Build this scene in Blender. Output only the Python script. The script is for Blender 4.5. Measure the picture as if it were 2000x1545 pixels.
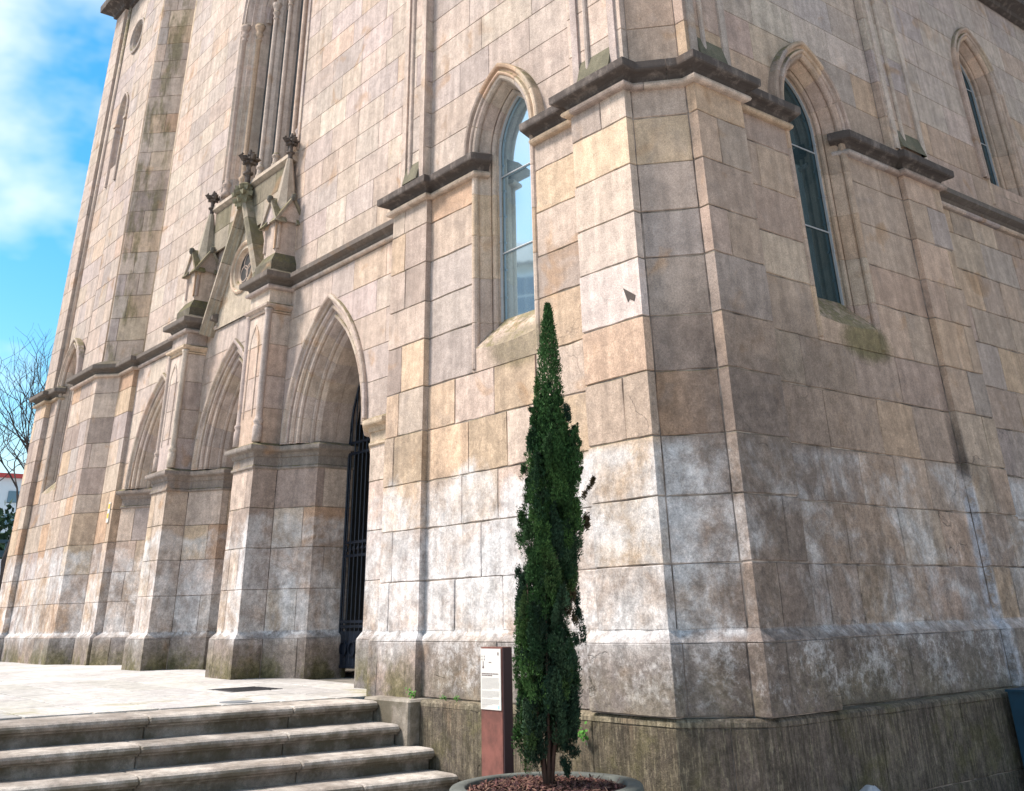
import bpy, math, random
from mathutils import Vector, Matrix, noise
R = random.Random(7)
S = bpy.context.scene
for o in list(bpy.data.objects): bpy.data.objects.remove(o)

# ------------------------------------------------------------------ camera, sky, sun, exposure
CAM = (6.22, -6.63, 1.6)
ROT = ((0.6268416, 0.7788805, -0.02036598), (-0.37074299, 0.27517938, -0.8870321), (-0.68528771, 0.56357917, 0.46125837))
FPX = 1915.0
cam = bpy.data.cameras.new('camera'); co = bpy.data.objects.new('camera', cam); S.collection.objects.link(co)
cam.sensor_width = 36; cam.lens = FPX / 2000 * 36; cam.shift_y = -(772.5 - 205) / 2000; cam.clip_end = 3000; cam.clip_start = 0.1
co.matrix_world = Matrix(((ROT[0][0], -ROT[1][0], -ROT[2][0], CAM[0]), (ROT[0][1], -ROT[1][1], -ROT[2][1], CAM[1]), (ROT[0][2], -ROT[1][2], -ROT[2][2], CAM[2]), (0, 0, 0, 1)))
S.camera = co
SUN_EL, SUN_DIR = math.radians(50), Vector((-0.62, -0.78, 0)).normalized()
W = bpy.data.worlds.new('World'); S.world = W; W.use_nodes = True
nt = W.node_tree; N = nt.nodes; N.clear()
def nd(t, **k):
    n = N.new(t)
    for a, b in k.items(): setattr(n, a, b)
    return n
out = nd('ShaderNodeOutputWorld'); bg = nd('ShaderNodeBackground'); sky = nd('ShaderNodeTexSky', sky_type='NISHITA')
sky.sun_disc = False; sky.sun_elevation = SUN_EL; sky.sun_rotation = math.atan2(SUN_DIR.x, SUN_DIR.y); sky.air_density = 1.2; sky.dust_density = 1.0; sky.ozone_density = 2.5
hs = nd('ShaderNodeHueSaturation'); hs.inputs['Hue'].default_value = .487; hs.inputs['Saturation'].default_value = 1.5; hs.inputs['Value'].default_value = .72
tc = nd('ShaderNodeTexCoord'); mp = nd('ShaderNodeMapping'); mp.inputs['Scale'].default_value = (1, 1, 1.6); mp.inputs['Location'].default_value = (.35, 1.9, .2)
no = nd('ShaderNodeTexNoise'); no.inputs['Scale'].default_value = 1.9; no.inputs['Detail'].default_value = 6; no.inputs['Roughness'].default_value = .5
rp = nd('ShaderNodeValToRGB'); rp.color_ramp.elements[0].position = .47; rp.color_ramp.elements[1].position = .60
sx = nd('ShaderNodeSeparateXYZ'); hz = nd('ShaderNodeMapRange'); hz.inputs[1].default_value = 0.0; hz.inputs[2].default_value = .16; hz.inputs[3].default_value = .8; hz.inputs[4].default_value = 0
mx0 = nd('ShaderNodeMath', operation='MAXIMUM'); mix = nd('ShaderNodeMix', data_type='RGBA'); mix.inputs['B'].default_value = (4.5, 4.6, 4.65, 1)
L = nt.links.new
L(sky.outputs[0], hs.inputs['Color']); L(tc.outputs['Generated'], mp.inputs[0]); L(mp.outputs[0], no.inputs['Vector']); L(no.outputs['Fac'], rp.inputs[0])
L(tc.outputs['Generated'], sx.inputs[0]); L(sx.outputs[2], hz.inputs[0]); L(rp.outputs[0], mx0.inputs[0]); L(hz.outputs[0], mx0.inputs[1])
L(mx0.outputs[0], mix.inputs['Factor']); L(hs.outputs[0], mix.inputs['A']); L(mix.outputs['Result'], bg.inputs[0]); bg.inputs[1].default_value = 0.105
L(bg.outputs[0], out.inputs[0])
sl = bpy.data.lights.new('sun', 'SUN'); sl.energy = 2.5; sl.angle = math.radians(16); sl.color = (1, .925, .85)
so = bpy.data.objects.new('sun', sl); S.collection.objects.link(so)
sd = Vector((SUN_DIR.x * math.cos(SUN_EL), SUN_DIR.y * math.cos(SUN_EL), math.sin(SUN_EL)))
so.rotation_euler = sd.to_track_quat('Z', 'Y').to_euler(); so.location = (-20, -25, 40)
S.view_settings.view_transform = 'Standard'; S.view_settings.look = 'None'; S.view_settings.exposure = 1.55; S.view_settings.gamma = 1; S.view_settings.use_curve_mapping = False
S.render.engine = 'CYCLES'

# ------------------------------------------------------------------ materials
def mat(name):
    m = bpy.data.materials.new(name); m.use_nodes = True; t = m.node_tree; b = t.nodes['Principled BSDF']
    return m, t, b
class G:                                   # small node graph helper
    def __init__(s, t): s.t = t
    def n(s, ty, **k):
        n = s.t.nodes.new(ty)
        for a, b in k.items(): setattr(n, a, b)
        return n
    def put(s, v, sock):
        if v is None: return
        if isinstance(v, (int, float)): sock.default_value = v
        elif isinstance(v, tuple): sock.default_value = v if len(v) != 3 or sock.type == 'VECTOR' else (*v, 1)
        else: s.t.links.new(v, sock)
    def noise(s, vec, scale, detail=3, rough=.55, dist=0):
        n = s.n('ShaderNodeTexNoise'); s.put(vec, n.inputs['Vector']); n.inputs['Scale'].default_value = scale; n.inputs['Detail'].default_value = detail
        n.inputs['Roughness'].default_value = rough; n.inputs['Distortion'].default_value = dist; return n.outputs['Fac']
    def math(s, op, a, b=None, c=None, clamp=False):
        n = s.n('ShaderNodeMath', operation=op, use_clamp=clamp); s.put(a, n.inputs[0]); s.put(b, n.inputs[1]); s.put(c, n.inputs[2]); return n.outputs[0]
    def rng(s, v, a, b, c=0., d=1., smooth=True):
        n = s.n('ShaderNodeMapRange'); n.interpolation_type = 'SMOOTHSTEP' if smooth else 'LINEAR'; s.put(v, n.inputs[0])
        for i, q in enumerate((a, b, c, d)): n.inputs[i + 1].default_value = q
        return n.outputs[0]
    def mix(s, f, a, b, mode='MIX'):
        n = s.n('ShaderNodeMix', data_type='RGBA', blend_type=mode); s.put(f, n.inputs['Factor']); s.put(a, n.inputs['A']); s.put(b, n.inputs['B']); return n.outputs['Result']
    def scale(s, vec, v):
        n = s.n('ShaderNodeVectorMath', operation='MULTIPLY'); s.put(vec, n.inputs[0]); n.inputs[1].default_value = v; return n.outputs[0]
    def xyz(s, v):
        n = s.n('ShaderNodeSeparateXYZ'); s.put(v, n.inputs[0]); return n.outputs
    def bump(s, h, dist, strength=1, normal=None):
        n = s.n('ShaderNodeBump'); s.put(h, n.inputs['Height']); n.inputs['Distance'].default_value = dist; n.inputs['Strength'].default_value = strength
        if normal is not None: s.put(normal, n.inputs['Normal'])
        return n.outputs[0]

def stone_material(name, base=None, moss=1.0, white=1.0, crust=0.0, rough_relief=1.0, streaky=0):
    m, t, b = mat(name); g = G(t)
    geo = g.n('ShaderNodeNewGeometry'); P = geo.outputs['Position']; Nn = geo.outputs['Normal']
    x, y, z = g.xyz(P); nx, ny, nz = g.xyz(Nn)
    if base is None:
        at = g.n('ShaderNodeAttribute', attribute_name='tint'); col = at.outputs['Color']
    else: col = base
    n1 = g.noise(P, 1.3, 4, .6); n2 = g.noise(P, 7, 5, .65); n3 = g.noise(P, 70, 3, .7); nsp = g.noise(P, 260, 2, .6)
    streak = g.noise(g.scale(P, (5, 5, .5)), 1.6, 4, .6)
    # tone variation, grain
    v = g.rng(n2, .3, .7, .86, 1.11); v2 = g.rng(nsp, .3, .72, .76, 1.24); v3 = g.rng(streak, .3, .72, .82, 1.1); v4 = g.rng(n3, .3, .7, .82, 1.15)
    vv = g.math('MULTIPLY', g.math('MULTIPLY', v, v2), g.math('MULTIPLY', v3, v4))
    cm = g.n('ShaderNodeCombineColor'); [g.put(vv, cm.inputs[i]) for i in range(3)]
    pass
    # soot-grey clouds on the faces
    cl = g.noise(P, 2.6, 5, .6, .8); col = g.mix(g.math('MULTIPLY', g.rng(cl, .52, .72), .30), col, (.27, .225, .20))
    near = g.rng(z, 1.2, 5.2, 1, .22)
    mo = g.noise(P, 4.5, 9, .78, .4); mo2 = g.noise(P, 22, 6, .8)
    mv = g.math('MULTIPLY', g.rng(mo, .36, .62, .68, 1.16), g.rng(mo2, .36, .62, .76, 1.16)); cm2 = g.n('ShaderNodeCombineColor'); [g.put(mv, cm2.inputs[i]) for i in range(3)]
    # hairline cracks
    dv = g.n('ShaderNodeVectorMath', operation='ADD'); nz_ = g.n('ShaderNodeTexNoise'); g.put(P, nz_.inputs['Vector']); nz_.inputs['Scale'].default_value = 3.; nz_.inputs['Detail'].default_value = 6
    sc_ = g.scale(nz_.outputs['Color'], (.5, .5, .5)); g.put(P, dv.inputs[0]); g.put(sc_, dv.inputs[1])
    vo_ = g.n('ShaderNodeTexVoronoi', feature='DISTANCE_TO_EDGE'); g.put(dv.outputs[0], vo_.inputs['Vector']); vo_.inputs['Scale'].default_value = .95
    crk = g.math('MULTIPLY', g.rng(vo_.outputs['Distance'], .0, .007, 1, 0), g.rng(g.noise(P, 1.1, 2, .5), .56, .62)); crk = g.math('MULTIPLY', crk, near)
    col = g.mix(g.math('MULTIPLY', crk, .7), col, (.05, .04, .035))
    # warm iron stain patches
    col = g.mix(g.math('MULTIPLY', g.rng(g.noise(P, 1.9, 3, .5, .6), .60, .74), .55), col, (.40, .24, .13))
    # rising damp grime on the street side and in the lower walls: dark brown
    side = g.rng(g.math('SUBTRACT', x, g.math('MULTIPLY', y, .1)), .0, .35)
    hgt = g.rng(g.math('ADD', z, g.math('MULTIPLY', g.math('SUBTRACT', n1, .5), 2.6)), 3.2, 4.9, 1, 0)
    gr = g.math('MULTIPLY', g.math('MULTIPLY', side, hgt), g.rng(streak, .25, .6, .62, .9))
    col = g.mix(gr, col, g.mix(n2, (.105, .08, .067), (.24, .187, .155)))
    hw = g.rng(g.math('ADD', z, g.math('MULTIPLY', g.math('SUBTRACT', n1, .5), 2.0)), 2.2, 4.2, 1, 0)
    gw = g.math('MULTIPLY', g.math('MULTIPLY', hw, g.rng(g.noise(P, .9, 4, .6), .46, .66)), .45)
    col = g.mix(gw, col, (.18, .145, .12))
    if streaky:
        st2 = g.noise(g.scale(P, (16, 16, .9)), 1.5, 5, .7); st3 = g.noise(g.scale(P, (45, 45, 6)), 1.2, 3, .7)
        col = g.mix(g.math('MULTIPLY', g.rng(st2, .42, .60), .75), col, (.075, .062, .045)); col = g.mix(g.math('MULTIPLY', g.rng(st3, .52, .66), .6), col, (.33, .28, .19))
        col = g.mix(g.math('MULTIPLY', g.rng(g.noise(P, 2.4, 5, .7), .5, .66), .55), col, (.13, .115, .05))
    if white > 0:   # lime wash / salt bloom on the lower west wall
        nw = g.noise(P, 1.5, 7, .68, .5); nw2 = g.noise(P, 9, 5, .7)
        zz = g.math('ADD', z, g.math('MULTIPLY', g.math('SUBTRACT', n1, .5), g.rng(x, -1.4, -.8, .9, .12)))
        band = g.math('MULTIPLY', g.rng(zz, 1.15, 1.55), g.rng(zz, 2.86, 3.0, 1, 0))
        west = g.rng(x, .05, .6, .9, .05)
        far = g.rng(x, -5.0, -3.6, .72, 1)
        mk = g.math('ADD', g.math('MULTIPLY', nw, .86), g.math('MULTIPLY', nw2, .14))
        mk = g.math('ADD', mk, g.math('MULTIPLY', g.math('SUBTRACT', west, 1), .18))
        mk = g.math('ADD', mk, g.math('MULTIPLY', g.math('SUBTRACT', far, 1), .16))
        wm = g.math('MULTIPLY', g.math('MULTIPLY', g.rng(mk, .30, .60), band), .80 * white)
        wm = g.math('MULTIPLY', wm, g.rng(x, .38, .75, 1, .38)); col = g.mix(wm, col, (.68, .665, .66))
        j = g.math('MULTIPLY', g.rng(g.math('ABSOLUTE', g.math('SUBTRACT', z, 1.45)), .0, .07, 1, 0), g.rng(nw2, .4, .6))
        j = g.math('MULTIPLY', j, g.rng(x, .2, .6, 1, .15)); col = g.mix(g.math('MULTIPLY', j, .6), col, (.70, .69, .68))
        pm = g.math('MULTIPLY', g.math('MULTIPLY', g.rng(z, .86, 1.0), g.rng(z, 1.34, 1.40, 1, 0)), g.rng(x, -3.6, -3.3)); pn = g.math('ADD', g.math('MULTIPLY', g.noise(P, 11, 9, .8), .6), g.math('MULTIPLY', g.noise(P, 2.0, 4, .6), .4))
        col = g.mix(g.math('MULTIPLY', g.math('MULTIPLY', pm, g.rng(pn, .47, .60)), .6), col, (.55, .53, .52))
        # run-off stain in the angle of the far buttress: black above, salt below
        ya = g.rng(g.math('ADD', g.math('ABSOLUTE', g.math('SUBTRACT', y, 4.44)), g.math('MULTIPLY', g.math('SUBTRACT', nw2, .5), .05)), .04, .12, 1, 0); ya = g.math('MULTIPLY', ya, g.rng(x, .3, .38))
        col = g.mix(g.math('MULTIPLY', g.math('MULTIPLY', ya, g.rng(z, 2.75, 2.95)), g.math('MULTIPLY', g.rng(z, 2.95, 3.9, .7, 0), g.rng(streak, .3, .5, .4, 1))), col, (.05, .042, .042))
        col = g.mix(g.math('MULTIPLY', g.math('MULTIPLY', ya, g.rng(z, 2.6, 2.95, 1, 0)), g.rng(nw2, .35, .55, .15, .8)), col, (.50, .50, .53))
    if moss > 0:
        mn = g.noise(P, 2.2, 6, .7); mn2 = g.noise(P, 14, 4, .7)
        low = g.math('MULTIPLY', g.rng(g.math('ADD', z, g.math('MULTIPLY', mn2, .5)), 1.15, 1.65, 1, 0), g.rng(mn, .38, .56))
        low = g.math('MULTIPLY', low, g.rng(x, -3.9, -3.5, 1, .35))
        top = g.math('MULTIPLY', g.rng(nz, .25, .6), g.rng(g.math('ADD', g.math('MULTIPLY', mn, .5), g.math('MULTIPLY', mn2, .5)), .40, .56))
        top = g.math('MULTIPLY', top, g.rng(z, 2, 3))
        # moss trail below the two lancet sills
        def spot(cx, cy, cz, r, zr):
            dx = g.math('SUBTRACT', x, cx); dy = g.math('SUBTRACT', y, cy); dz = g.math('MULTIPLY', g.math('SUBTRACT', z, cz), r / zr)
            d = g.math('SQRT', g.math('ADD', g.math('ADD', g.math('MULTIPLY', dx, dx), g.math('MULTIPLY', dy, dy)), g.math('MULTIPLY', dz, dz)))
            d = g.math('ADD', d, g.math('MULTIPLY', g.math('SUBTRACT', mn2, .5), .25))
            return g.rng(d, r * .55, r * 1.05, 1, 0)
        s1 = g.math('MULTIPLY', spot(-2.0, .1, 4.22, .62, .3), .65); s2 = g.math('MULTIPLY', spot(.42, 3.05, 4.14, .55, .26), .9)
        tz = g.noise(g.scale(P, (2.2, 2.2, .55)), 1.3, 6, .7); tur = g.math('MULTIPLY', g.math('MULTIPLY', g.rng(x, -16.72, -16.60), g.rng(x, -16.25, -15.98, 1, 0)), g.math('MULTIPLY', g.rng(z, 6.6, 6.8), g.rng(z, 15.5, 19, 1, .3)))
        tur = g.math('MULTIPLY', g.math('MULTIPLY', tur, g.rng(tz, .46, .60, 0, .8)), g.rng(g.math('ABSOLUTE', g.math('SUBTRACT', y, .55)), .5, .7, 1, 0))
        mm = g.math('MAXIMUM', g.math('MAXIMUM', g.math('MAXIMUM', low, top), tur), g.math('MAXIMUM', s1, s2))
        mcol = g.mix(mn2, (.055, .05, .020), (.20, .175, .06))
        col = g.mix(g.math('MULTIPLY', mm, .82 * moss), col, mcol)
    col = g.mix(1.0, col, cm.outputs[0], 'MULTIPLY'); col = g.mix(g.math('MULTIPLY', near, .9), col, g.mix(1.0, col, cm2.outputs[0], 'MULTIPLY'))
    if crust > 0:
        cn = g.math('ADD', g.math('MULTIPLY', n2, .5), g.math('MULTIPLY', streak, .5))
        col = g.mix(g.math('MULTIPLY', g.rng(cn, .30, .52), crust), col, (.048, .038, .034))
    # pits
    vo = g.noise(P, 38, 5, .75); pit = g.rng(vo, .60, .72); deep = g.rng(z, 1.0, 4.5, 1, .25)
    pit = g.math('MULTIPLY', g.math('MULTIPLY', pit, deep), g.rng(n1, .42, .6))
    col = g.mix(g.math('MULTIPLY', pit, .45), col, (.10, .085, .075))
    g.put(col, b.inputs['Base Color']); b.inputs['Roughness'].default_value = .92; b.inputs['Specular IOR Level'].default_value = .25
    h = g.math('ADD', g.math('MULTIPLY', n3, .5), g.math('MULTIPLY', nsp, .35)); h = g.math('SUBTRACT', h, g.math('MULTIPLY', pit, .8))
    h = g.math('ADD', h, g.math('MULTIPLY', n2, 1.2)); h = g.math('ADD', h, g.math('MULTIPLY', g.math('MULTIPLY', mo2, near), 1.0)); h = g.math('SUBTRACT', h, g.math('MULTIPLY', crk, 1.2))
    g.put(g.bump(h, .008 * rough_relief, .8), b.inputs['Normal'])
    return m
M_STONE = stone_material('ashlar_stone')
M_CRUST = stone_material('weathered_black_crust_stone', (.30, .245, .21), crust=.86, white=0)
M_CRUST2 = stone_material('weathered_brown_crust_stone', (.30, .25, .21), crust=.62, white=0)
M_MOULD = stone_material('moulded_stone', white=.5)
M_DADO = stone_material('dado_granite', moss=.35, white=.0, rough_relief=2.5, streaky=1)
def simple(name, col, rough=.6, metal=0., nscale=0, namt=.2, bump=0, spec=.5):
    m, t, b = mat(name); g = G(t); geo = g.n('ShaderNodeNewGeometry'); P = geo.outputs['Position']
    c = (*col, 1)
    if nscale:
        f = g.noise(P, nscale, 5, .65); a = tuple(q * (1 - namt) for q in col); d = tuple(min(1, q * (1 + namt)) for q in col)
        c = g.mix(g.rng(f, .3, .7), (*a, 1), (*d, 1))
        if bump: g.put(g.bump(g.noise(P, nscale * 6, 4, .7), bump, .8), b.inputs['Normal'])
    g.put(c, b.inputs['Base Color']); b.inputs['Roughness'].default_value = rough; b.inputs['Metallic'].default_value = metal; b.inputs['Specular IOR Level'].default_value = spec
    return m
M_MORTAR = simple('lime_mortar', (.27, .22, .185), .95, nscale=3.5, namt=.75, bump=.004)
M_MORTAR2 = simple('pale_mortar', (.36, .30, .26), .95, nscale=3.5, namt=.5)
M_IRON = simple('dark_blue_painted_iron', (.006, .011, .022), .45, .2, 20, .4)
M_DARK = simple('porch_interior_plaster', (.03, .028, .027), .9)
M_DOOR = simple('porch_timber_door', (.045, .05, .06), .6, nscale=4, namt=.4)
M_CORTEN = simple('rust_brown_steel', (.15, .052, .038), .7, nscale=7, namt=.3, bump=.001)
M_CORTEND = simple('rust_dark_steel_edge', (.035, .015, .018), .6)
M_PANEL = simple('white_info_panel', (.60, .575, .53), .35)
M_INK = simple('grey_print', (.42, .40, .38), .6); M_INKD = simple('dark_print', (.13, .09, .09), .6); M_INKB = simple('pale_blue_print', (.30, .62, .78), .5)
M_LEAD = simple('window_lead', (.06, .06, .065), .5, .4); M_PALEFRAME = simple('pale_metal_window_frame', (.40, .41, .42), .5)
def glass(name, tint, metal):
    m, t, b = mat(name); g = G(t); geo = g.n('ShaderNodeNewGeometry')
    b.inputs['Base Color'].default_value = (*tint, 1); b.inputs['Metallic'].default_value = metal; b.inputs['Roughness'].default_value = .04; b.inputs['Specular IOR Level'].default_value = .8
    g.put(g.bump(g.noise(geo.outputs['Position'], 2.2, 2, .5), .006, .12), b.inputs['Normal'])
    return m
M_GLASS = glass('reflective_window_glass', (.46, .62, .70), .82)
M_GLASS2 = glass('dim_window_glass', (.10, .13, .15), .6); M_GLASS3 = glass('dark_teal_window_glass', (.07, .125, .145), .72)
def bark_mat():
    m, t, b = mat('bark'); g = G(t); geo = g.n('ShaderNodeNewGeometry'); P = geo.outputs['Position']
    f = g.noise(g.scale(P, (30, 30, 5)), 1, 5, .7); g.put(g.mix(f, (.03, .018, .014, 1), (.16, .085, .06, 1)), b.inputs['Base Color']); b.inputs['Roughness'].default_value = .9
    g.put(g.bump(f, .01, 1), b.inputs['Normal']); return m
M_BARK = bark_mat()
M_TWIG = simple('bare_tree_bark', (.045, .036, .032), .9)
def attr_mat(name, rough=.7, mult=1., trans=0, spec=.3):
    m, t, b = mat(name); g = G(t); at = g.n('ShaderNodeAttribute', attribute_name='tint'); g.put(at.outputs['Color'], b.inputs['Base Color']); b.inputs['Roughness'].default_value = rough
    b.inputs['Specular IOR Level'].default_value = spec
    return m
M_LEAF = attr_mat('conifer_foliage', .75, spec=.15); M_CHIP = attr_mat('bark_chips', .9, spec=.1)
def paving_mat(name, a, bcol, wet=.0):
    m, t, b = mat(name); g = G(t); geo = g.n('ShaderNodeNewGeometry'); P = geo.outputs['Position']; at = g.n('ShaderNodeAttribute', attribute_name='tint')
    n1 = g.noise(P, .8, 5, .6); n2 = g.noise(P, 9, 5, .7); n3 = g.noise(P, 120, 2, .6)
    c = g.mix(g.rng(n1, .35, .65), (*a, 1), (*bcol, 1)); k = g.math('MULTIPLY', g.rng(n2, .3, .7, .78, 1.15), g.rng(n3, .3, .7, .85, 1.12))
    cm = g.n('ShaderNodeCombineColor'); [g.put(k, cm.inputs[i]) for i in range(3)]; c = g.mix(1., c, cm.outputs[0], 'MULTIPLY'); c = g.mix(1., c, at.outputs['Color'], 'MULTIPLY')
    x, y, z = g.xyz(P)
    # damp mossy stains near the steps and walls
    s = g.math('MULTIPLY', g.rng(g.noise(P, 1.6, 5, .65), .52, .66), g.rng(x, -7.5, -5, 0, .75)); c = g.mix(s, c, (.26, .23, .12, 1))
    g.put(c, b.inputs['Base Color']); b.inputs['Roughness'].default_value = .75; g.put(g.bump(g.math('ADD', n2, g.math('MULTIPLY', n3, .4)), .006, .7), b.inputs['Normal'])
    return m
M_PAVE = paving_mat('pale_paving', (.38, .36, .335), (.52, .50, .475)); M_JOINT = simple('paving_joint_sand', (.20, .18, .15), .95, nscale=5, namt=.3)
def step_mat():
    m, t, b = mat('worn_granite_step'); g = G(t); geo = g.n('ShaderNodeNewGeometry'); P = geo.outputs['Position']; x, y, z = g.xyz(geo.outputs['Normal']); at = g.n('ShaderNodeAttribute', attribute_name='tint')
    n1 = g.noise(P, 1.7, 5, .65); n2 = g.noise(P, 12, 5, .7); n3 = g.noise(P, 130, 2, .6)
    c = g.mix(g.rng(n1, .35, .65), (.235, .20, .17, 1), (.46, .42, .375, 1)); c = g.mix(1., c, at.outputs['Color'], 'MULTIPLY')
    k = g.math('MULTIPLY', g.rng(n2, .3, .7, .7, 1.15), g.rng(n3, .3, .7, .8, 1.15)); cm = g.n('ShaderNodeCombineColor'); [g.put(k, cm.inputs[i]) for i in range(3)]; c = g.mix(1., c, cm.outputs[0], 'MULTIPLY')
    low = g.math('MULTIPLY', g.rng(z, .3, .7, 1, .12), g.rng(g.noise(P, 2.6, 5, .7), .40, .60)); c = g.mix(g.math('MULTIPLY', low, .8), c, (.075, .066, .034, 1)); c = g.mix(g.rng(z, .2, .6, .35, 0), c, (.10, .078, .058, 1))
    g.put(c, b.inputs['Base Color']); b.inputs['Roughness'].default_value = .85; g.put(g.bump(g.math('ADD', n2, g.math('MULTIPLY', n3, .4)), .008, .9), b.inputs['Normal']); return m
M_STEP = step_mat()
M_GROUND = simple('street_paving', (.38, .36, .34), .85, nscale=4, namt=.25, bump=.004)

# ------------------------------------------------------------------ mesh helpers
class MB:
    def __init__(s): s.v = []; s.f = []; s.c = []; s.cur = (.4, .35, .3)
    def add(s, vs, fs, tint=None):
        k = len(s.v); s.v += [tuple(q) for q in vs]; s.f += [tuple(i + k for i in f) for f in fs]; s.c += [tint or s.cur] * len(vs)
        return s
    def box(s, x0, x1, y0, y1, z0, z1, tint=None):
        return s.add([(x, y, z) for z in (z0, z1) for y in (y0, y1) for x in (x0, x1)], [(0, 2, 3, 1), (4, 5, 7, 6), (0, 1, 5, 4), (2, 6, 7, 3), (0, 4, 6, 2), (1, 3, 7, 5)], tint)
    def tube(s, pts, rad, n=8, tint=None, cap=True):
        pts = [Vector(p) for p in pts]; vs = []; up = Vector((0, 0, 1))
        for i, p in enumerate(pts):
            d = (pts[min(i + 1, len(pts) - 1)] - pts[max(i - 1, 0)]).normalized(); a = d.cross(up)
            if a.length < .05: a = d.cross(Vector((1, 0, 0)))
            a.normalize(); b = d.cross(a); r = rad[i] if isinstance(rad, (list, tuple)) else rad
            vs += [p + (a * math.cos(t) + b * math.sin(t)) * r for t in [2 * math.pi * k / n for k in range(n)]]
        fs = [(i * n + k, i * n + (k + 1) % n, (i + 1) * n + (k + 1) % n, (i + 1) * n + k) for i in range(len(pts) - 1) for k in range(n)]
        if cap: fs += [tuple(range(n))[::-1], tuple((len(pts) - 1) * n + k for k in range(n))]
        return s.add(vs, fs, tint)
    def lathe(s, cx, cy, prof, n=16, tint=None, a0=0, cap=True):
        vs = [(cx + r * math.cos(a0 + 2 * math.pi * k / n), cy + r * math.sin(a0 + 2 * math.pi * k / n), z) for r, z in prof for k in range(n)]
        fs = [(i * n + k, i * n + (k + 1) % n, (i + 1) * n + (k + 1) % n, (i + 1) * n + k) for i in range(len(prof) - 1) for k in range(n)]
        if cap: fs += [tuple(range(n))[::-1], tuple((len(prof) - 1) * n + k for k in range(n))]
        return s.add(vs, fs, tint)
    def mesh(s, name, smooth=False, o=(0, 0, 0)):
        me = bpy.data.meshes.new(name); me.from_pydata([(a - o[0], b - o[1], c - o[2]) for a, b, c in s.v], [], s.f)
        at = me.color_attributes.new('tint', 'FLOAT_COLOR', 'POINT')
        at.data.foreach_set('color', [q for c in s.c for q in (c[0], c[1], c[2], 1)])
        if smooth: me.polygons.foreach_set('use_smooth', [True] * len(me.polygons))
        me.update(); return me
def thing(name, label, cat, loc=(0, 0, 0), group=None, rz=0):
    o = bpy.data.objects.new(name, None); S.collection.objects.link(o); o.location = loc; o.rotation_euler.z = rz; o.empty_display_size = .2
    o['label'] = label; o['category'] = cat
    if group: o['group'] = group
    return o
def part(name, mb, m, parent=None, smooth=False, **props):
    org = (0, 0, 0)
    if parent is not None:
        p = parent; org = Vector((0, 0, 0))
        while p is not None: org = org + Vector(p.location); p = p.parent
    o = bpy.data.objects.new(name, mb.mesh(name, smooth, org)); S.collection.objects.link(o); o.data.materials.append(m)
    if parent is not None: o.parent = parent
    for k, v in props.items(): o[k] = v
    return o
def proj(p):
    d = [p[i] - CAM[i] for i in range(3)]; c = [sum(ROT[r][i] * d[i] for i in range(3)) for r in range(3)]
    if c[2] < .1: return None
    return (1000 + FPX * c[0] / c[2], 205 + FPX * c[1] / c[2])

class Path:
    def __init__(s, pts):
        s.p = [Vector((a, b)) for a, b in pts]; s.s = [0.]
        for a, b in zip(s.p, s.p[1:]): s.s.append(s.s[-1] + (b - a).length)
        s.nr = [Vector(((b - a).y, -(b - a).x)).normalized() for a, b in zip(s.p, s.p[1:])]
        s.mit = []
        for i in range(len(s.p)):
            n1 = s.nr[max(i - 1, 0)]; n2 = s.nr[min(i, len(s.nr) - 1)]; s.mit.append((n1 + n2) / (1 + n1.dot(n2)))
    def at(s, q, off):
        q = min(max(q, 0), s.s[-1])
        for i, t in enumerate(s.s):
            if abs(q - t) < 1e-6: r = s.p[i] + s.mit[i] * off; return r
        for i in range(len(s.nr)):
            if q < s.s[i + 1]:
                f = (q - s.s[i]) / (s.s[i + 1] - s.s[i]); return s.p[i].lerp(s.p[i + 1], f) + s.nr[i] * off
    def convex(s, i):
        if i == 0 or i == len(s.p) - 1: return False
        return s.nr[i - 1].cross(s.nr[i]) > 0
    def offset(s, d): return Path([tuple(p + m * d) for p, m in zip(s.p, s.mit)])
    def sx(s, x=None, y=None):            # arc position of the point on a run with given x (or y)
        for i, (a, b) in enumerate(zip(s.p, s.p[1:])):
            k = 0 if x is not None else 1; v = x if x is not None else y
            if abs(b[k] - a[k]) > 1e-6 and min(a[k], b[k]) <= v <= max(a[k], b[k]): return s.s[i] + (v - a[k]) / (b[k] - a[k]) * (s.s[i + 1] - s.s[i])
def sweep(mb, path, prof, tint=None, caps=True):
    n = len(prof); vs = []
    for i in range(len(path.p)):
        for o, z in prof: q = path.p[i] + path.mit[i] * o; vs.append((q.x, q.y, z))
    fs = [(i * n + k, (i + 1) * n + k, (i + 1) * n + k + 1, i * n + k + 1) for i in range(len(path.p) - 1) for k in range(n - 1)]
    if caps: fs += [tuple(range(n)), tuple((len(path.p) - 1) * n + k for k in range(n))[::-1]]
    mb.add(vs, fs, tint)
def split_run(path, maxlen, gap=.006):     # a moulding run is cut into stone lengths; bends are kept
    cuts = [0.]; L_ = path.s[-1]; q = 0
    while L_ - q > maxlen * 1.3:
        q += maxlen * R.uniform(.75, 1.2)
        if min(abs(q - t) for t in path.s) < .06: q += .1
        if q < L_ - .2: cuts.append(q)
    cuts.append(L_); outp = []
    for a, b in zip(cuts, cuts[1:]):
        pts = [tuple(path.at(a + gap / 2, 0))] + [tuple(path.p[i]) for i, t in enumerate(path.s) if a + .01 < t < b - .01] + [tuple(path.at(b - gap / 2, 0))]
        if (Vector(pts[0]) - Vector(pts[-1])).length > .02 or len(pts) > 2: outp.append(Path(pts))
    return outp

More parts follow.
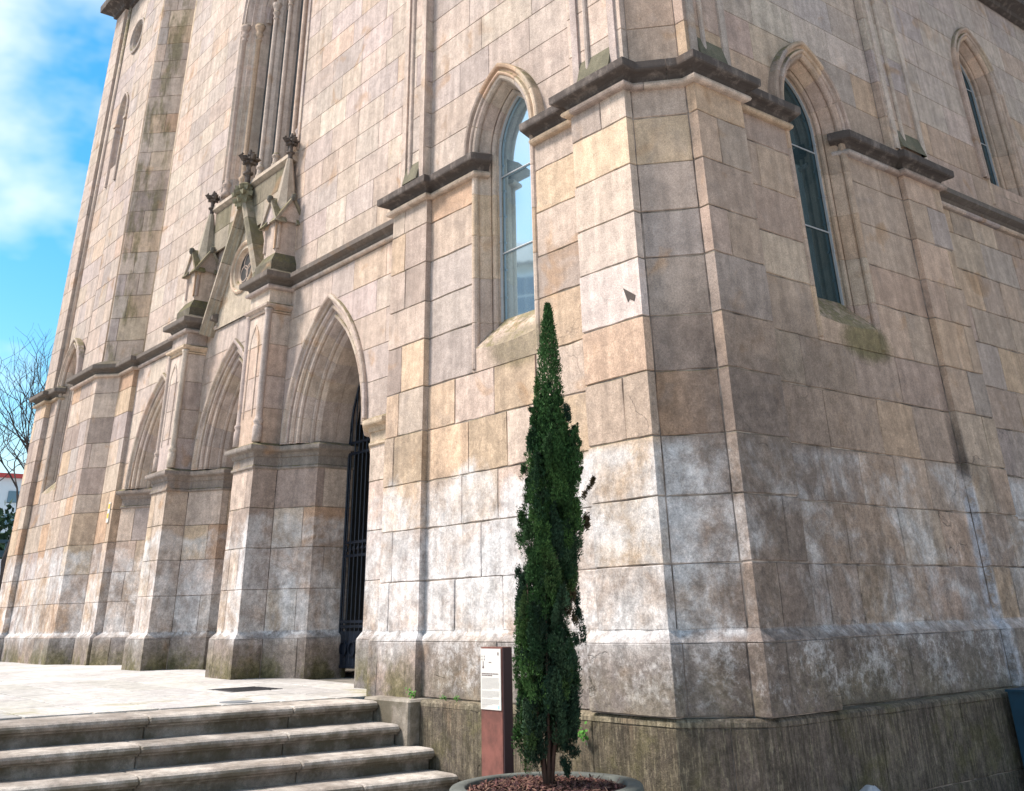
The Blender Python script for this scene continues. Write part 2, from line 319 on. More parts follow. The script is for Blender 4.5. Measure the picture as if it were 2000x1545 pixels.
PAL = {
 'pale': [(.49, .395, .325), (.51, .415, .34), (.47, .385, .33), (.52, .43, .355), (.475, .38, .31), (.46, .38, .34), (.52, .395, .31), (.44, .365, .32), (.50, .41, .345), (.49, .40, .335), (.50, .40, .33)],
 'warm': [(.49, .385, .31), (.54, .42, .31), (.42, .335, .28), (.55, .415, .29), (.35, .28, .235), (.41, .345, .31), (.48, .33, .225), (.49, .365, .26), (.47, .38, .31), (.52, .42, .34), (.50, .40, .325), (.49, .39, .32)],
 'side': [(.46, .34, .255), (.50, .365, .27), (.44, .335, .265), (.50, .385, .29), (.40, .30, .23), (.41, .33, .28), (.50, .36, .25), (.44, .33, .265), (.45, .335, .26)],
 'plinth': [(.28, .235, .20), (.245, .21, .185), (.31, .255, .215), (.26, .23, .21)],
 'dado': [(.165, .135, .095), (.185, .15, .105), (.145, .12, .088)],
 'green': [(.18, .155, .10), (.20, .175, .115), (.27, .23, .175), (.31, .265, .20), (.36, .30, .235), (.21, .18, .13), (.42, .35, .28)],
}
def tint(p):
    c = R.choice(PAL[p]) if isinstance(p, str) else p; k = R.uniform(.92, 1.09); c = (c[0] * 1.01, c[1] * .99, c[2] * .985); return tuple(q * k * R.uniform(.985, 1.015) for q in c)

# ------------------------------------------------------------------ the church
church = thing('church', 'granite Gothic church with cream and grey ashlar walls, buttresses, pointed portals and lancet windows', 'church', (0, 0, 0))
STONES = []            # (screen area, mesh builder, parent part)
def arch_hw(w, zs, Rr):
    c = Rr - w
    def f(z):
        if z <= zs: return w
        k = Rr * Rr - (z - zs) ** 2
        return max(0., math.sqrt(k) - c) if k > c * c else 0.
    return f
def courses(z0, z1, h=.5, lst=None):
    if lst: return lst
    n = max(1, round((z1 - z0) / h)); zs = [z0 + (z1 - z0) * i / n + (R.uniform(-.03, .03) if 0 < i < n else 0) for i in range(n + 1)]; return zs
def wall_band(path, zs, pal, openings=(), length=(.55, 1.1), gap=.012, bev=.010, proud=.004, core='wall', fine=False, core_mat=None, rough=0.0, palf=None):
    """courses of ashlar along a plan path; openings = (s_centre, half-width function, z_bottom, z_top)"""
    gap *= .62; bev *= .5; cm = MB(); kids = []
    for ci, (z0, z1) in enumerate(zip(zs, zs[1:])):
        opn = sorted([o for o in openings if o[3] > z0 + .01 and o[2] < (z0 + z1) / 2], key=lambda o: o[0])
        bounds = [0.] + [b for o in opn for b in (o[0], o[0])] + [path.s[-1]]
        for k in range(0, len(bounds), 2):
            la, rb = bounds[k], bounds[k + 1]; ol = opn[k // 2 - 1] if k > 0 else None; orr = opn[k // 2] if k // 2 < len(opn) else None
            fl = (lambda z, o=ol: o[0] + o[1](z)) if ol else (lambda z, a=la: a)
            fr = (lambda z, o=orr: o[0] - o[1](z)) if orr else (lambda z, a=rb: a)
            mid = (z0 + z1) / 2; a, b = max(fl(z0), fl(z1)), min(fr(z0), fr(z1))
            if b - a < .02: continue
            # core strip
            zz = [z0 + (z1 - z0) * i / 4 for i in range(5)] if (ol or orr) else [z0, z1]
            inner = [t for t in path.s if a + .01 < t < b - .01]; cols = len(inner) + 2; vs = []
            for z in zz:
                for q in [fl(z)] + inner + [fr(z)]: p = path.at(q, -.009); vs.append((p.x, p.y, z))
            cm.add(vs, [(r * cols + c, r * cols + c + 1, (r + 1) * cols + c + 1, (r + 1) * cols + c) for r in range(len(zz) - 1) for c in range(cols - 1)], (.2, .17, .15))
            # joints
            forced = [path.s[i] for i in range(1, len(path.p) - 1) if not path.convex(i) and a + .05 < path.s[i] < b - .05]
            js = [None]; cuts = []; q = a - R.uniform(0, length[0] * .6) if (ci % 2) else a
            marks = sorted(forced) + [b]; st = a
            for mk in marks:
                seg = mk - st; n = max(1, round(seg / R.uniform(*length)))
                if n == 1 and seg > length[1] * 1.25: n = 2
                ph = (.18 if ci % 2 else -.18) / n * seg * .8 if n > 1 else 0
                for i in range(1, n):
                    c = st + seg * i / n + ph + R.uniform(-.12, .12) * seg / n
                    near = [t for i_, t in enumerate(path.s) if abs(t - c) < .12 and 0 < i_ < len(path.s) - 1]
                    if near: c = near[0] + (.2 if c > near[0] else -.2)
                    if st + .12 < c < mk - .12 and (not cuts or c > cuts[-1] + .12): cuts.append(c)
                if mk != b: cuts.append(mk)
                st = mk
            ed = [None] + cuts + [None]
            for i in range(len(ed) - 1):
                A = (lambda z, f=fl: f(z) + .001) if ed[i] is None else (lambda z, e=ed[i]: e + gap / 2)
                B = (lambda z, f=fr: f(z) - .001) if ed[i + 1] is None else (lambda z, e=ed[i + 1]: e - gap / 2)
                if min(B(z0), B(z1)) - max(A(z0), A(z1)) < .03 and B(mid) - A(mid) < .05: continue
                curved = (ed[i] is None and ol) or (ed[i + 1] is None and orr)
                bz = bev
                rows = [(z0 + gap / 2, -.03), (z0 + gap / 2, -.004), (z0 + gap / 2 + bz, 0)]
                nm = 3 if curved else (1 if fine else 0)
                rows += [(z0 + (z1 - z0) * (j + 1) / (nm + 1), 0) for j in range(nm)]
                rows += [(z1 - gap / 2 - bz, 0), (z1 - gap / 2, -.004), (z1 - gap / 2, -.03)]
                am, bm = A(mid), B(mid); pr = R.uniform(0, proud); tl = R.uniform(-.4, .4) * proud
                ins = [t for t in path.s if max(A(z0), A(z1)) + .03 < t < min(B(z0), B(z1)) - .03]
                ex = []
                if fine:
                    ts = [am] + ins + [bm]
                    for u, v in zip(ts, ts[1:]):
                        m_ = int((v - u) / .22); ex += [u + (v - u) * (j + 1) / (m_ + 1) for j in range(m_)]
                cen = sorted([(t, 0) for t in ins] + [(t, 1) for t in ex]); vs = []; nc = 6 + len(cen)
                jt = [R.uniform(-rough, rough) for _ in range(nc)]; jb = [R.uniform(-rough, rough) for _ in range(nc)]
                for ri, (z, ro) in enumerate(rows):
                    Az, Bz = A(z), B(z)
                    cl = [(Az, -.03), (Az, -.004), (Az + bev, 0)] + [(t, 0) for t, _ in cen] + [(Bz - bev, 0), (Bz, -.004), (Bz, -.03)]
                    jl = R.uniform(-rough, rough)
                    for c, (q, cf) in enumerate(cl):
                        off = min(ro, cf); off = off + (pr + tl * (c / nc - .5) if off == 0 else 0)
                        if off > -.02 and rough: off += R.uniform(-rough, rough) * .5
                        q2 = q + (jl if (c in (0, 1, 2) or c >= nc - 3) and cf < 0 else 0)
                        zj = z + (jt[c] if ri >= len(rows) - 3 else jb[c] if ri < 3 else 0)
                        p = path.at(min(max(q2, 0), path.s[-1]), off); vs.append((p.x, p.y, zj))
                m2 = MB(); tn = tint(palf(path.at((am + bm) / 2, 0), mid) if palf else pal)
                m2.add(vs, [(r * nc + c, r * nc + c + 1, (r + 1) * nc + c + 1, (r + 1) * nc + c) for r in range(len(rows) - 1) for c in range(nc - 1)], tn)
                pc = [proj((*path.at(q, 0), z)) for q, z in ((am, z0), (bm, z0), (bm, z1), (am, z1))]; ar = 0
                if all(pc):
                    ar = abs(sum(pc[j][0] * pc[(j + 1) % 4][1] - pc[(j + 1) % 4][0] * pc[j][1] for j in range(4))) / 2
                    cx_, cy_ = sum(p[0] for p in pc) / 4, sum(p[1] for p in pc) / 4
                    if not (-20 < cx_ < 2020 and -20 < cy_ < 1560): ar = 0
                    nrm = path.nr[0]
                    for j_ in range(len(path.nr)):
                        if path.s[j_] <= (am + bm) / 2: nrm = path.nr[j_]
                    pt = path.at((am + bm) / 2, 0)
                    if nrm.dot(Vector((CAM[0], CAM[1])) - pt) <= 0: ar = 0
                kids.append((ar, m2))
    co_ = part(core, cm, core_mat or M_MORTAR, church)
    for ar, m2 in kids: STONES.append((ar + (1e5 if core == 'dado' and m2.v[0][1] < 8 else 0), m2, co_))
    return co_

HWW = arch_hw(.58, 6.75, 1.0)
Z_LOW = [1.46, 1.95, 2.48, 2.98, 3.54, 4.05, 4.62, 5.09, 5.60, 6.12, 6.46]
# --- lower walls -------------------------------------------------------------
corner = Path([(-3.72, .15), (-.82, .15), (-.82, 0), (0, 0), (0, .10), (.43, .47), (.55, .47), (.55, 1.22), (.40, 1.22), (.40, 4.48), (.48, 4.48), (.48, 5.33), (.15, 5.33), (.15, 16)])
FACE = ((5.6, (.58, .455, .32)), (5.09, (.52, .43, .34)), (4.62, (.54, .45, .38)), (4.05, (.58, .49, .43)), (3.54, (.56, .405, .295)), (2.98, (.42, .325, .255)))
CHAM = ((6.12, (.37, .31, .275)), (5.6, (.46, .345, .235)), (5.09, (.43, .345, .28)), (4.62, (.34, .285, .245)), (4.05, (.36, .29, .24)), (3.54, (.29, .225, .185)), (2.98, (.33, .22, .145)), (2.48, (.33, .265, .215)))
def pal_low(p, z):
    if p.x > -.8 and p.x < .03 and p.y < .05:
        for h, c in FACE:
            if z > h and z < h + .55 and R.random() < .85: return c
    elif p.y < .48 and -.01 < p.x < .45:
        for h, c in CHAM:
            if z > h and z < h + .6 and R.random() < .85: return c
    elif -3.7 < p.x < -2.95 and 2.98 < z < 3.54: return (.57, .42, .29)
    elif -1.65 < p.x < -.82 and 3.54 < z < 4.62 and R.random() < .6: return (.52, .385, .265)
    return 'side' if p.x > .04 else 'warm'
def pal_up(p, z): return 'side' if p.x > .04 and z < 8 and p.y < 9 else 'pale'
opW = (corner.sx(x=-2.23), HWW, 4.3, 7.67); opS = (corner.sx(y=2.77), HWW, 4.3, 7.67)
wall_band(corner, Z_LOW, 'warm', [opW, opS], (.55, 1.0), .016, .012, .006, 'wall', fine=True, rough=.0055, palf=pal_low)
b2 = Path([(-4.52, .65), (-4.52, .07), (-3.72, .07), (-3.72, .16)])
wall_band(b2, Z_LOW, 'warm', [], (.5, 1.0), .014, .012, .005, 'buttress', fine=True, rough=.0045)
resp = Path([(-6.32, 1.6), (-6.32, .98), (-5.73, .6), (-5.35, .6), (-5.35, .66), (-4.52, .66)])
wall_band(resp, [1.46, 2.02, 2.6, 3.2, 3.66, 4.02], 'pale', [], (.5, .9), .012, .01, .005, 'door_jamb', fine=True, rough=.002)
def pier(xc):
    pl = Path([(xc - .92, 1.6), (xc - .92, .98), (xc - .35, .6), (xc - .35, .2), (xc + .35, .2), (xc + .35, .6), (xc + .92, .98), (xc + .92, 1.6)])
    wall_band(pl, [1.46, 2.0, 2.55, 3.1, 3.66], 'warm', [], (.5, .95), .012, .01, .004, 'pier', fine=True, rough=.002)
    up = Path([(xc - .35, .6), (xc - .35, .2), (xc + .35, .2), (xc + .35, .6)])
    wall_band(up, [4.02, 4.55, 5.05, 5.55, 6.06], 'pale', [], (1.5, 2.0), .009, .008, .003, 'pier_shaft')
    wall_band(up, [6.22, 6.46], 'pale', [], (.7, 1.6), .009, .008, .003, 'pier_block')
    return pl, up
P2, P2u = pier(-8.8); P3, P3u = pier(-12.2)
lj = Path([(-18.25, .17), (-18.25, .12), (-16.65, .12), (-16.27, .5), (-15.45, .5), (-15.45, .9), (-15.24, .9), (-15.22, .6), (-14.63, .98), (-14.63, 1.6)])
wall_band(lj, [1.46, 1.98, 2.5, 3.05, 3.66, 4.02], 'warm', [], (.5, .9), .012, .01, .004, 'turret', fine=True, rough=.002)
lj2 = Path([(-18.25, .17), (-18.25, .12), (-16.65, .12), (-16.27, .5), (-15.45, .5), (-15.45, .61)])
wall_band(lj2, [4.02, 4.55, 5.05, 5.58, 6.1, 6.46], 'warm', [], (.5, .9), .010, .009, .003, 'turret')
endw = Path([(-21.0, 12), (-21.0, .05), (-20.15, .05), (-20.15, .17), (-18.25, .17)])
opL = (endw.sx(x=-19.0), arch_hw(.58, 6.75, 1.0), 4.3, 7.67)
wall_band(endw, [1.46, 1.98, 2.5, 3.05, 3.6, 4.1, 4.62, 5.1, 5.6, 6.1, 6.46], 'warm', [opL], (.5, .95), .012, .010, .004, 'wall')
AR = (1.12, 4.03, 2.21)
pw = Path([(-15.45, .6), (-4.52, .6)])
arc = [(pw.sx(x=x), arch_hw(*AR), 3.9, 6.0) for x in (-13.85, -10.5, -7.1)]
wall_band(pw, [4.02, 4.52, 5.0, 5.5, 5.98, 6.46], 'pale', arc, (.55, 1.0), .009, .008, .003, 'wall', core_mat=M_MORTAR2)
# --- upper walls ---------------------------------------------------------------
cu = Path([(-3.87, .22), (-.93, .22), (-.93, .12), (-.08, .12), (-.08, .20), (.32, .55), (.45, .55), (.45, 1.28), (.35, 1.28), (.35, 4.42), (.45, 4.42), (.45, 5.30), (.13, 5.30), (.13, 16)])
opW2 = (cu.sx(x=-2.23), HWW, 4.3, 7.67); opS2 = (cu.sx(y=2.77), HWW, 4.3, 7.67); opN = (cu.sx(y=8.25), arch_hw(.58, 9.15, 1.0), 7.45, 10.07)
zu = [6.74, 7.28, 7.8] + [7.8 + .5 * i for i in range(1, 10)]
wall_band(cu, zu, 'pale', [opW2, opS2, opN], (.6, 1.1), .009, .008, .003, 'wall', palf=pal_up, core_mat=M_MORTAR2)
b2u = Path([(-4.85, .65), (-4.85, .42), (-4.42, .42), (-4.42, .12), (-3.87, .12), (-3.87, .23)])
wall_band(b2u, zu, 'pale', [], (.5, .8), .009, .008, .003, 'buttress', core_mat=M_MORTAR2)
pu = Path([(-15.45, .65), (-4.85, .65)])
bigc = pu.sx(x=-10.47); BW = arch_hw(1.58, 13.6, 2.6)
zp = [6.74] + [6.74 + .48 * i for i in range(1, 22)]
wall_band(pu, zp, 'pale', [(bigc, BW, 9.0, 18)], (.6, 1.1), .008, .007, .0025, 'wall', core_mat=M_MORTAR2)
tu = Path([(-18.2, .30), (-18.2, .20), (-16.65, .20), (-16.0, .85), (-15.55, .85), (-15.45, .66)])
zt = [6.74] + [6.74 + .52 * i for i in range(1, 27)]
def pal_t(p, z): return 'warm' if -16.6 < p.x < -16.05 else 'pale'
wall_band(tu, zt, 'pale', [], (.45, .9), .012, .01, .003, 'turret', palf=pal_t)
eu = Path([(-20.95, 12), (-20.95, .15), (-20.2, .15), (-20.2, .30), (-18.2, .30)])
opL2 = (eu.sx(x=-19.0), arch_hw(.58, 6.75, 1.0), 4.3, 7.67)
def circ(r, cz):
    return lambda z: math.sqrt(max(0, r * r - (z - cz) ** 2))
wall_band(eu, zt[:24], 'pale', [opL2, (eu.sx(x=-19.0), arch_hw(.30, 14.1, .6), 12.25, 14.62), (eu.sx(x=-18.95), circ(.42, 16.5), 16.08, 16.92)], (.55, 1.0), .010, .009, .003, 'wall', core_mat=M_MORTAR2)
# closed upper masses behind the ashlar, above the frame
mb = MB()
mb.box(-20.9, -.3, 1.9, 14, 11.9, 21, (.4, .36, .3)); mb.box(-.31, .1, 1.91, 16, 11.9, 20, (.4, .36, .3))
part('tower_mass', mb, M_STONE, church)
# --- plinth ---------------------------------------------------------------------
def plinth(path, z0, pal='plinth', lens=(.7, 1.3)):
    p = path.offset(.075); wall_band(p, [z0, 1.37], pal, [], lens, .014, .012, .006, 'plinth', fine=True, rough=.004)
    cap = MB()
    for q in split_run(path, 1.1, .0006):
        tn = tint((.50, .41, .36) if q.p[-1].x > .3 else pal); sweep(cap, q, [(.02, 1.36), (.075, 1.37), (.073, 1.378), (.004, 1.455), (.0, 1.47), (-.04, 1.47)], tn, caps=False)  # street-side cap tinted paler: skylight on its slope put into the colour
    part('plinth_cap', cap, M_STONE, church)
plinth(corner, .86); plinth(b2, .83)
for q in (P2, P3): plinth(q, .80)
plinth(resp, .80); plinth(lj, .80); plinth(endw, .80)
dado = Path([(-3.5, .3), (-3.5, -.07), (.035, -.05), (.50, .36), (.62, .49), (.60, 4.4), (.60, 5.4), (.30, 5.4), (.30, 16)])
wall_band(dado, [-.6, .22, .80], 'dado', [], (1.0, 1.9), .012, .014, .01, 'dado', fine=True, rough=.006)
cap = MB()
for q in split_run(dado, 1.6, .0006): sweep(cap, q, [(.0, .795), (.006, .80), (.004, .83), (-.02, .852), (-.3, .862)], tint((.33, .285, .20)), caps=False)  # ledge paler than the dado, its top highlight painted into the tint
part('dado_ledge', cap, M_DADO, church)

# --- cornices, strings, imposts -------------------------------------------------
def mould_run(path, prof, name, m, pal='pale', seg=1.2, gap=.006):
    mb = MB()
    for q in split_run(path, seg, gap): sweep(mb, q, prof, tint(pal))
    return part(name, mb, m, church)
BED = [(-.03, 6.44), (.055, 6.44), (.075, 6.452), (.085, 6.475), (.075, 6.50), (.055, 6.512), (-.03, 6.514)]
DRIP = [(-.03, 6.5145), (.03, 6.515), (.035, 6.54), (.055, 6.575), (.09, 6.592), (.145, 6.60), (.165, 6.612), (.17, 6.63), (.172, 6.70), (-.02, 6.80), (-.10, 6.83)]
def cornice(pts, pal='warm', m=None):
    p = Path(pts); mould_run(p, BED, 'bed_mould', M_MOULD, pal); mould_run(p, DRIP, 'cornice', m or M_CRUST, pal)
cornice([(-4.52, .66), (-4.52, .07), (-3.72, .07), (-3.72, .15), (-2.76, .15), (-2.70, .30)])
cornice([(-1.64, .30), (-1.58, .15), (-.82, .15), (-.82, 0), (0, 0), (0, .10), (.43, .47), (.55, .47), (.55, 1.22), (.40, 1.22), (.40, 2.18), (.25, 2.24)])
cornice([(.25, 3.32), (.40, 3.38), (.40, 4.48), (.48, 4.48), (.48, 5.33), (.14, 5.33)])
for u in (P2u, P3u): cornice([tuple(p) for p in u.p], m=M_CRUST2)
cornice([(-18.25, .17), (-18.25, .12), (-16.65, .12), (-16.27, .5), (-15.45, .5), (-15.45, .62)], m=M_CRUST2)
cornice([(-21.0, 3), (-21.0, .05), (-20.15, .05), (-20.15, .17), (-19.6, .17), (-19.55, .3)], m=M_CRUST2)
SBED = [(-.03, 6.47), (.04, 6.47), (.06, 6.49), (.06, 6.52), (.04, 6.535), (-.03, 6.536)]
SDRIP = [(-.03, 6.5365), (.02, 6.54), (.05, 6.59), (.12, 6.615), (.155, 6.63), (.16, 6.70), (-.06, 6.80)]
for pts in ([(-8.45, .6), (-4.52, .6)], [(-15.45, .6), (-12.55, .6)], [(-11.85, .6), (-11.35, .6)], [(-9.6, .6), (-9.15, .6)], [(.15, 5.33), (.15, 16)]):
    p = Path(pts); mould_run(p, SBED, 'bed_mould', M_MOULD, 'pale'); mould_run(p, SDRIP, 'string_course', M_CRUST2, 'pale')
IMP = [(-.05, 3.64), (.012, 3.645), (.03, 3.66), (.03, 3.685), (.012, 3.70), (.008, 3.82), (.03, 3.828), (.035, 3.86), (.05, 3.885), (.085, 3.895), (.12, 3.91), (.128, 3.93), (.128, 3.975), (.0, 4.03), (-.3, 4.035)]
for q in (P2, P3): mould_run(q, IMP, 'impost', M_MOULD, 'plinth', 1.4)
mould_run(Path([(-6.32, 1.6), (-6.32, .98), (-5.73, .6), (-5.35, .6), (-5.30, .68)]), IMP, 'impost', M_MOULD, 'warm')
mould_run(Path([(-15.30, .68), (-15.22, .6), (-14.63, .98), (-14.63, 1.6)]), IMP, 'impost', M_MOULD, 'plinth')
RING = [(-.05, 6.06), (.02, 6.062), (.035, 6.08), (.02, 6.10), (.02, 6.115), (.05, 6.135), (.075, 6.155), (.08, 6.185), (.06, 6.205), (-.05, 6.225)]
for q in (P2u, P3u): mould_run(q, RING, 'neck_mould', M_MOULD, 'warm', 5)
# nave eaves far right
mould_run(Path([(.15, 5.33), (.15, 16)]), [(0, 11.15), (.1, 11.17), (.12, 11.25), (.25, 11.3), (.32, 11.32), (.34, 11.5), (-.1, 11.62)], 'eaves_cornice', M_CRUST, 'side', 1.5)

# --- pointed arch mouldings -------------------------------------------------------
def arch_mould(mb, O, t, n, prof, zs, zb, w0, R0, pieces, jamb_pieces=1, side=(1, -1), tints=None, pal='pale', gap=.006, seg=5):
    c = R0 - w0; O = Vector(O); t = Vector(t); n = Vector(n)
    def pos(w, d, u, sgn, sunk):      # u<0: jamb (0..-1), u in 0..1 arc
        Rw = R0 + (w - w0); d = d - sunk
        if u < 0: a, z = w, zs + u * (zs - zb)
        else:
            th = u * math.acos(min(1, c / Rw)); a, z = -c + Rw * math.cos(th), zs + Rw * math.sin(th)
        p = O + t * (a * sgn) + n * d; return (p.x, p.y, z)
    for sgn in side:
        rngs = [(i / pieces, (i + 1) / pieces, seg) for i in range(pieces)]
        if zb < zs - .01: rngs += [(-(i + 1) / jamb_pieces, -i / jamb_pieces, 1) for i in range(jamb_pieces)]
        for a, b, sg in rngs:
            ln = (b - a) * (R0 * 1.1 if a >= 0 else (zs - zb)); e = gap / max(ln, .01) * (b - a)
            us = [a, a + e] + [a + (b - a) * i / sg for i in range(1, sg)] + [b - e, b]
            if b > .999: us = us[:-2] + [b]
            vs = []; k = len(prof)
            for i, u in enumerate(us):
                sunk = .008 if (i == 0 or (i == len(us) - 1 and b <= .999)) else 0
                if u >= 0 or a < 0:
                    uu = min(u, -1e-9) if a < 0 else u
                    vs += [pos(w, d, uu, sgn, sunk) for w, d in prof]
            fs = [(i * k + j, i * k + j + 1, (i + 1) * k + j + 1, (i + 1) * k + j) for i in range(len(us) - 1) for j in range(k - 1)]
            if sgn < 0: fs = [f[::-1] for f in fs]
            mb.add(vs, fs, tint(pal))
    return mb
WT, WN, ST, SN = (1, 0), (0, -1), (0, 1), (1, 0)
JAMB = [(.60, -.03), (.602, .0), (.59, .022), (.565, .032), (.54, .022), (.522, -.002), (.522, -.03), (.54, -.05), (.51, -.07), (.462, -.18), (.472, -.20), (.455, -.205), (.45, -.185), (.428, -.18), (.408, -.195), (.402, -.22), (.412, -.245), (.405, -.262), (.395, -.27), (.395, -.36)]
HOOD = [(.735, -.08), (.735, .04), (.728, .06), (.705, .072), (.68, .062), (.672, .035), (.665, .02), (.64, .018), (.632, .03), (.62, .05), (.60, .055), (.585, .045), (.577, .02), (.572, -.08)]
def polyarch(O, t, n, w, zs, Rr, zb, zt, d, nseg=10):
    hw = arch_hw(w, zs, Rr); O = Vector(O); t = Vector(t); n = Vector(n)
    top = min(zt, zs + math.sqrt(Rr ** 2 - (Rr - w) ** 2)); zz = [zb + (top - zb) * i / nseg for i in range(nseg + 1)]
    if zb < zs < top: zz = sorted(zz + [zs])
    Lp = [(O + t * -hw(z) + n * d, z) for z in zz]; Rp = [(O + t * hw(z) + n * d, z) for z in zz[::-1]]
    return [(p.x, p.y, z) for p, z in Lp + Rp]
def lancet(name_obj, O, t, n, zs, zb, glassm, hood_z, pal, bars, twist=0, full=True, hoodm=None):
    """window part with jambs, hood, sill, panes and bars"""
    wf = MB(); arch_mould(wf, O, t, n, JAMB, zs, zb - .25, .58, 1.0, 3, round((zs - zb) / .52), pal=pal)
    win = part(name_obj, wf, M_MOULD, church)
    h = MB(); arch_mould(h, O, t, n, HOOD, zs, hood_z, .58, 1.0, 3, 1, pal=pal); part('hood_mould', h, M_MOULD, win)
    Ov = Vector(O); tv = Vector(t); nv = Vector(n)
    def W3(u, d, z): p = Ov + tv * u + nv * d; return (p.x, p.y, z)
    s = MB(); k = 9; vs = []
    for i in range(k + 1):
        u = -.60 + 1.20 * i / k; sag = .05 * (1 - (u / .60) ** 2)
        vs += [W3(u, -.36, zb + .42), W3(u, -.34, zb + .37), W3(u, -.04, zb + .05 - sag * .3), W3(u, .008 + sag * .25, zb - .01 - sag), W3(u, .006, zb - .28), W3(u, -.04, zb - .29)]
    s.add(vs, [(i * 6 + j, i * 6 + j + 1, (i + 1) * 6 + j + 1, (i + 1) * 6 + j) for i in range(k) for j in range(5)], tint(pal)); part('sill', s, M_MOULD, win, smooth=False)
    gd = -.30; edges = [zb + .30] + bars + [zs + .72]
    hw = arch_hw(.40, zs, .82)
    for a, b in zip(edges, edges[1:]):
        g = MB(); b2_ = min(b, zs + .70); zz = [a + (b2_ - a) * i / 8 for i in range(9)]; tw = R.uniform(-.004, .004); tz = R.uniform(-.003, .003)
        vs = [W3(-hw(z), gd + tw + tz * (z - a), z) for z in zz] + [W3(hw(z), gd - tw + tz * (z - a), z) for z in zz]
        g.add(vs, [(i, i + 9, i + 10, i + 1) for i in range(8)]); part('pane', g, glassm, win)
    for b in bars:
        q = MB(); hwb = hw(b); c0, c1 = W3(-hwb, gd + .012, b), W3(hwb, gd + .012, b); q.tube([c0, c1], .009, 6); part('bar', q, M_PALEFRAME, win)
    fr = MB(); FR = [(.402, -.27), (.402, -.262), (.388, -.262), (.388, -.29)]
    arch_mould(fr, O, t, n, FR, zs, zb + .3, .58, 1.0, 1, 1, gap=0, seg=8); 
    z = zb + .6
    while z < zs + .3:
        for sg in (-1, 1):
            p = W3(sg * (hw(z) - .012), -.265, z); fr.box(p[0] - .012, p[0] + .012, p[1] - .012, p[1] + .012, z - .012, z + .012)
        z += .34
    part('frame', fr, M_PALEFRAME, win)
    return win
lancet('lancet_window', (-2.23, .15), WT, WN, 6.75, 4.33, M_GLASS, 6.78, 'warm', [5.46, 6.46])
lancet('lancet_window', (.40, 2.77), ST, SN, 6.75, 4.33, M_GLASS3, 6.78, 'side', [5.50, 6.52])
lancet('lancet_window', (.13, 8.25), ST, SN, 9.15, 7.15, M_GLASS3, 7.3, 'side', [8.25, 9.25])
lancet('blind_window', (-19.0, .17), WT, WN, 6.75, 4.33, M_GLASS2, 6.78, 'pale', [5.46, 6.46])
# small upper openings of the far left bay
q = MB(); arch_mould(q, (-19.0, .30), WT, WN, [(.36, 0), (.36, .05), (.32, .06), (.30, .03), (.29, -.05), (.22, -.2)], 14.1, 11.93, .30, .6, 3, 3)
q.box(-19.48, -19.28, .22, .34, 13.72, 13.80, tint('pale')); q.box(-18.72, -18.52, .22, .34, 13.72, 13.80, tint('pale')); w_ = part('slit_window', q, M_MOULD, church)
q = MB(); q.add([(-19.34, .45, 11.9), (-18.66, .45, 11.9), (-18.66, .45, 14.8), (-19.34, .45, 14.8)], [(0, 1, 2, 3)], tint('pale')); part('blind_infill', q, M_MOULD, w_)
def ring(mb, cx, y0, cz, prof, n=28, tn=None, a0=0, a1=2 * math.pi):      # prof: (radius, outward)
    k = len(prof); closed = a1 - a0 > 6.28; m_ = n if closed else n + 1
    vs = [(cx + r * math.cos(a0 + (a1 - a0) * i / n), y0 - d, cz + r * math.sin(a0 + (a1 - a0) * i / n)) for i in range(m_) for r, d in prof]
    fs = [(i * k + j, i * k + j + 1, ((i + 1) % m_) * k + j + 1, ((i + 1) % m_) * k + j) for i in range(n) for j in range(k - 1)]
    mb.add(vs, fs, tn or tint('pale'))
def foils(mb, cx, y0, cz, nf, rr, fr, tn=None, a_off=math.pi / 2):
    for i in range(nf):
        a = a_off + 2 * math.pi * i / nf; ring(mb, cx + rr * math.cos(a), y0, cz + rr * math.sin(a), [(fr * 1.14, -.03), (fr * 1.1, 0), (fr * .98, .0), (fr * .92, -.04), (fr * .92, -.12)], 14, tn)
q = MB(); ring(q, -18.95, .30, 16.5, [(.55, 0), (.54, .05), (.48, .06), (.44, .0), (.40, -.03), (.37, 0), (.33, -.1), (.32, -.2)]); foils(q, -18.95, .44, 16.5, 4, .17, .14); rw = part('round_window', q, M_MOULD, church)
q = MB(); q.add([(-19.4, .58, 16.0), (-18.5, .58, 16.0), (-18.5, .58, 17.0), (-19.4, .58, 17.0)], [(0, 1, 2, 3)]); part('pane', q, M_GLASS2, rw)
# top cornice of the far left bay
mould_run(Path([(-20.95, 3), (-20.95, .15), (-20.2, .15), (-20.2, .30), (-18.2, .30), (-18.2, .2), (-16.65, .2)]), [(0, 18.0), (.08, 18.03), (.1, 18.12), (.2, 18.2), (.42, 18.3), (.44, 18.52), (.2, 18.7), (-.1, 18.75)], 'top_cornice', M_CRUST, 'side')
# raised fillets on the far left bay and turret
q = MB()
for x_, y_, r_ in ((-20.12, .28, .06), (-18.32, .27, .05), (-15.5, .70, .07), (-16.72, .21, .04)): q.tube([(x_, y_, 6.8), (x_, y_, 12), (x_, y_, 18.2)], r_, 8, tint('warm'))
part('roll_fillet', q, M_MOULD, church, smooth=True)

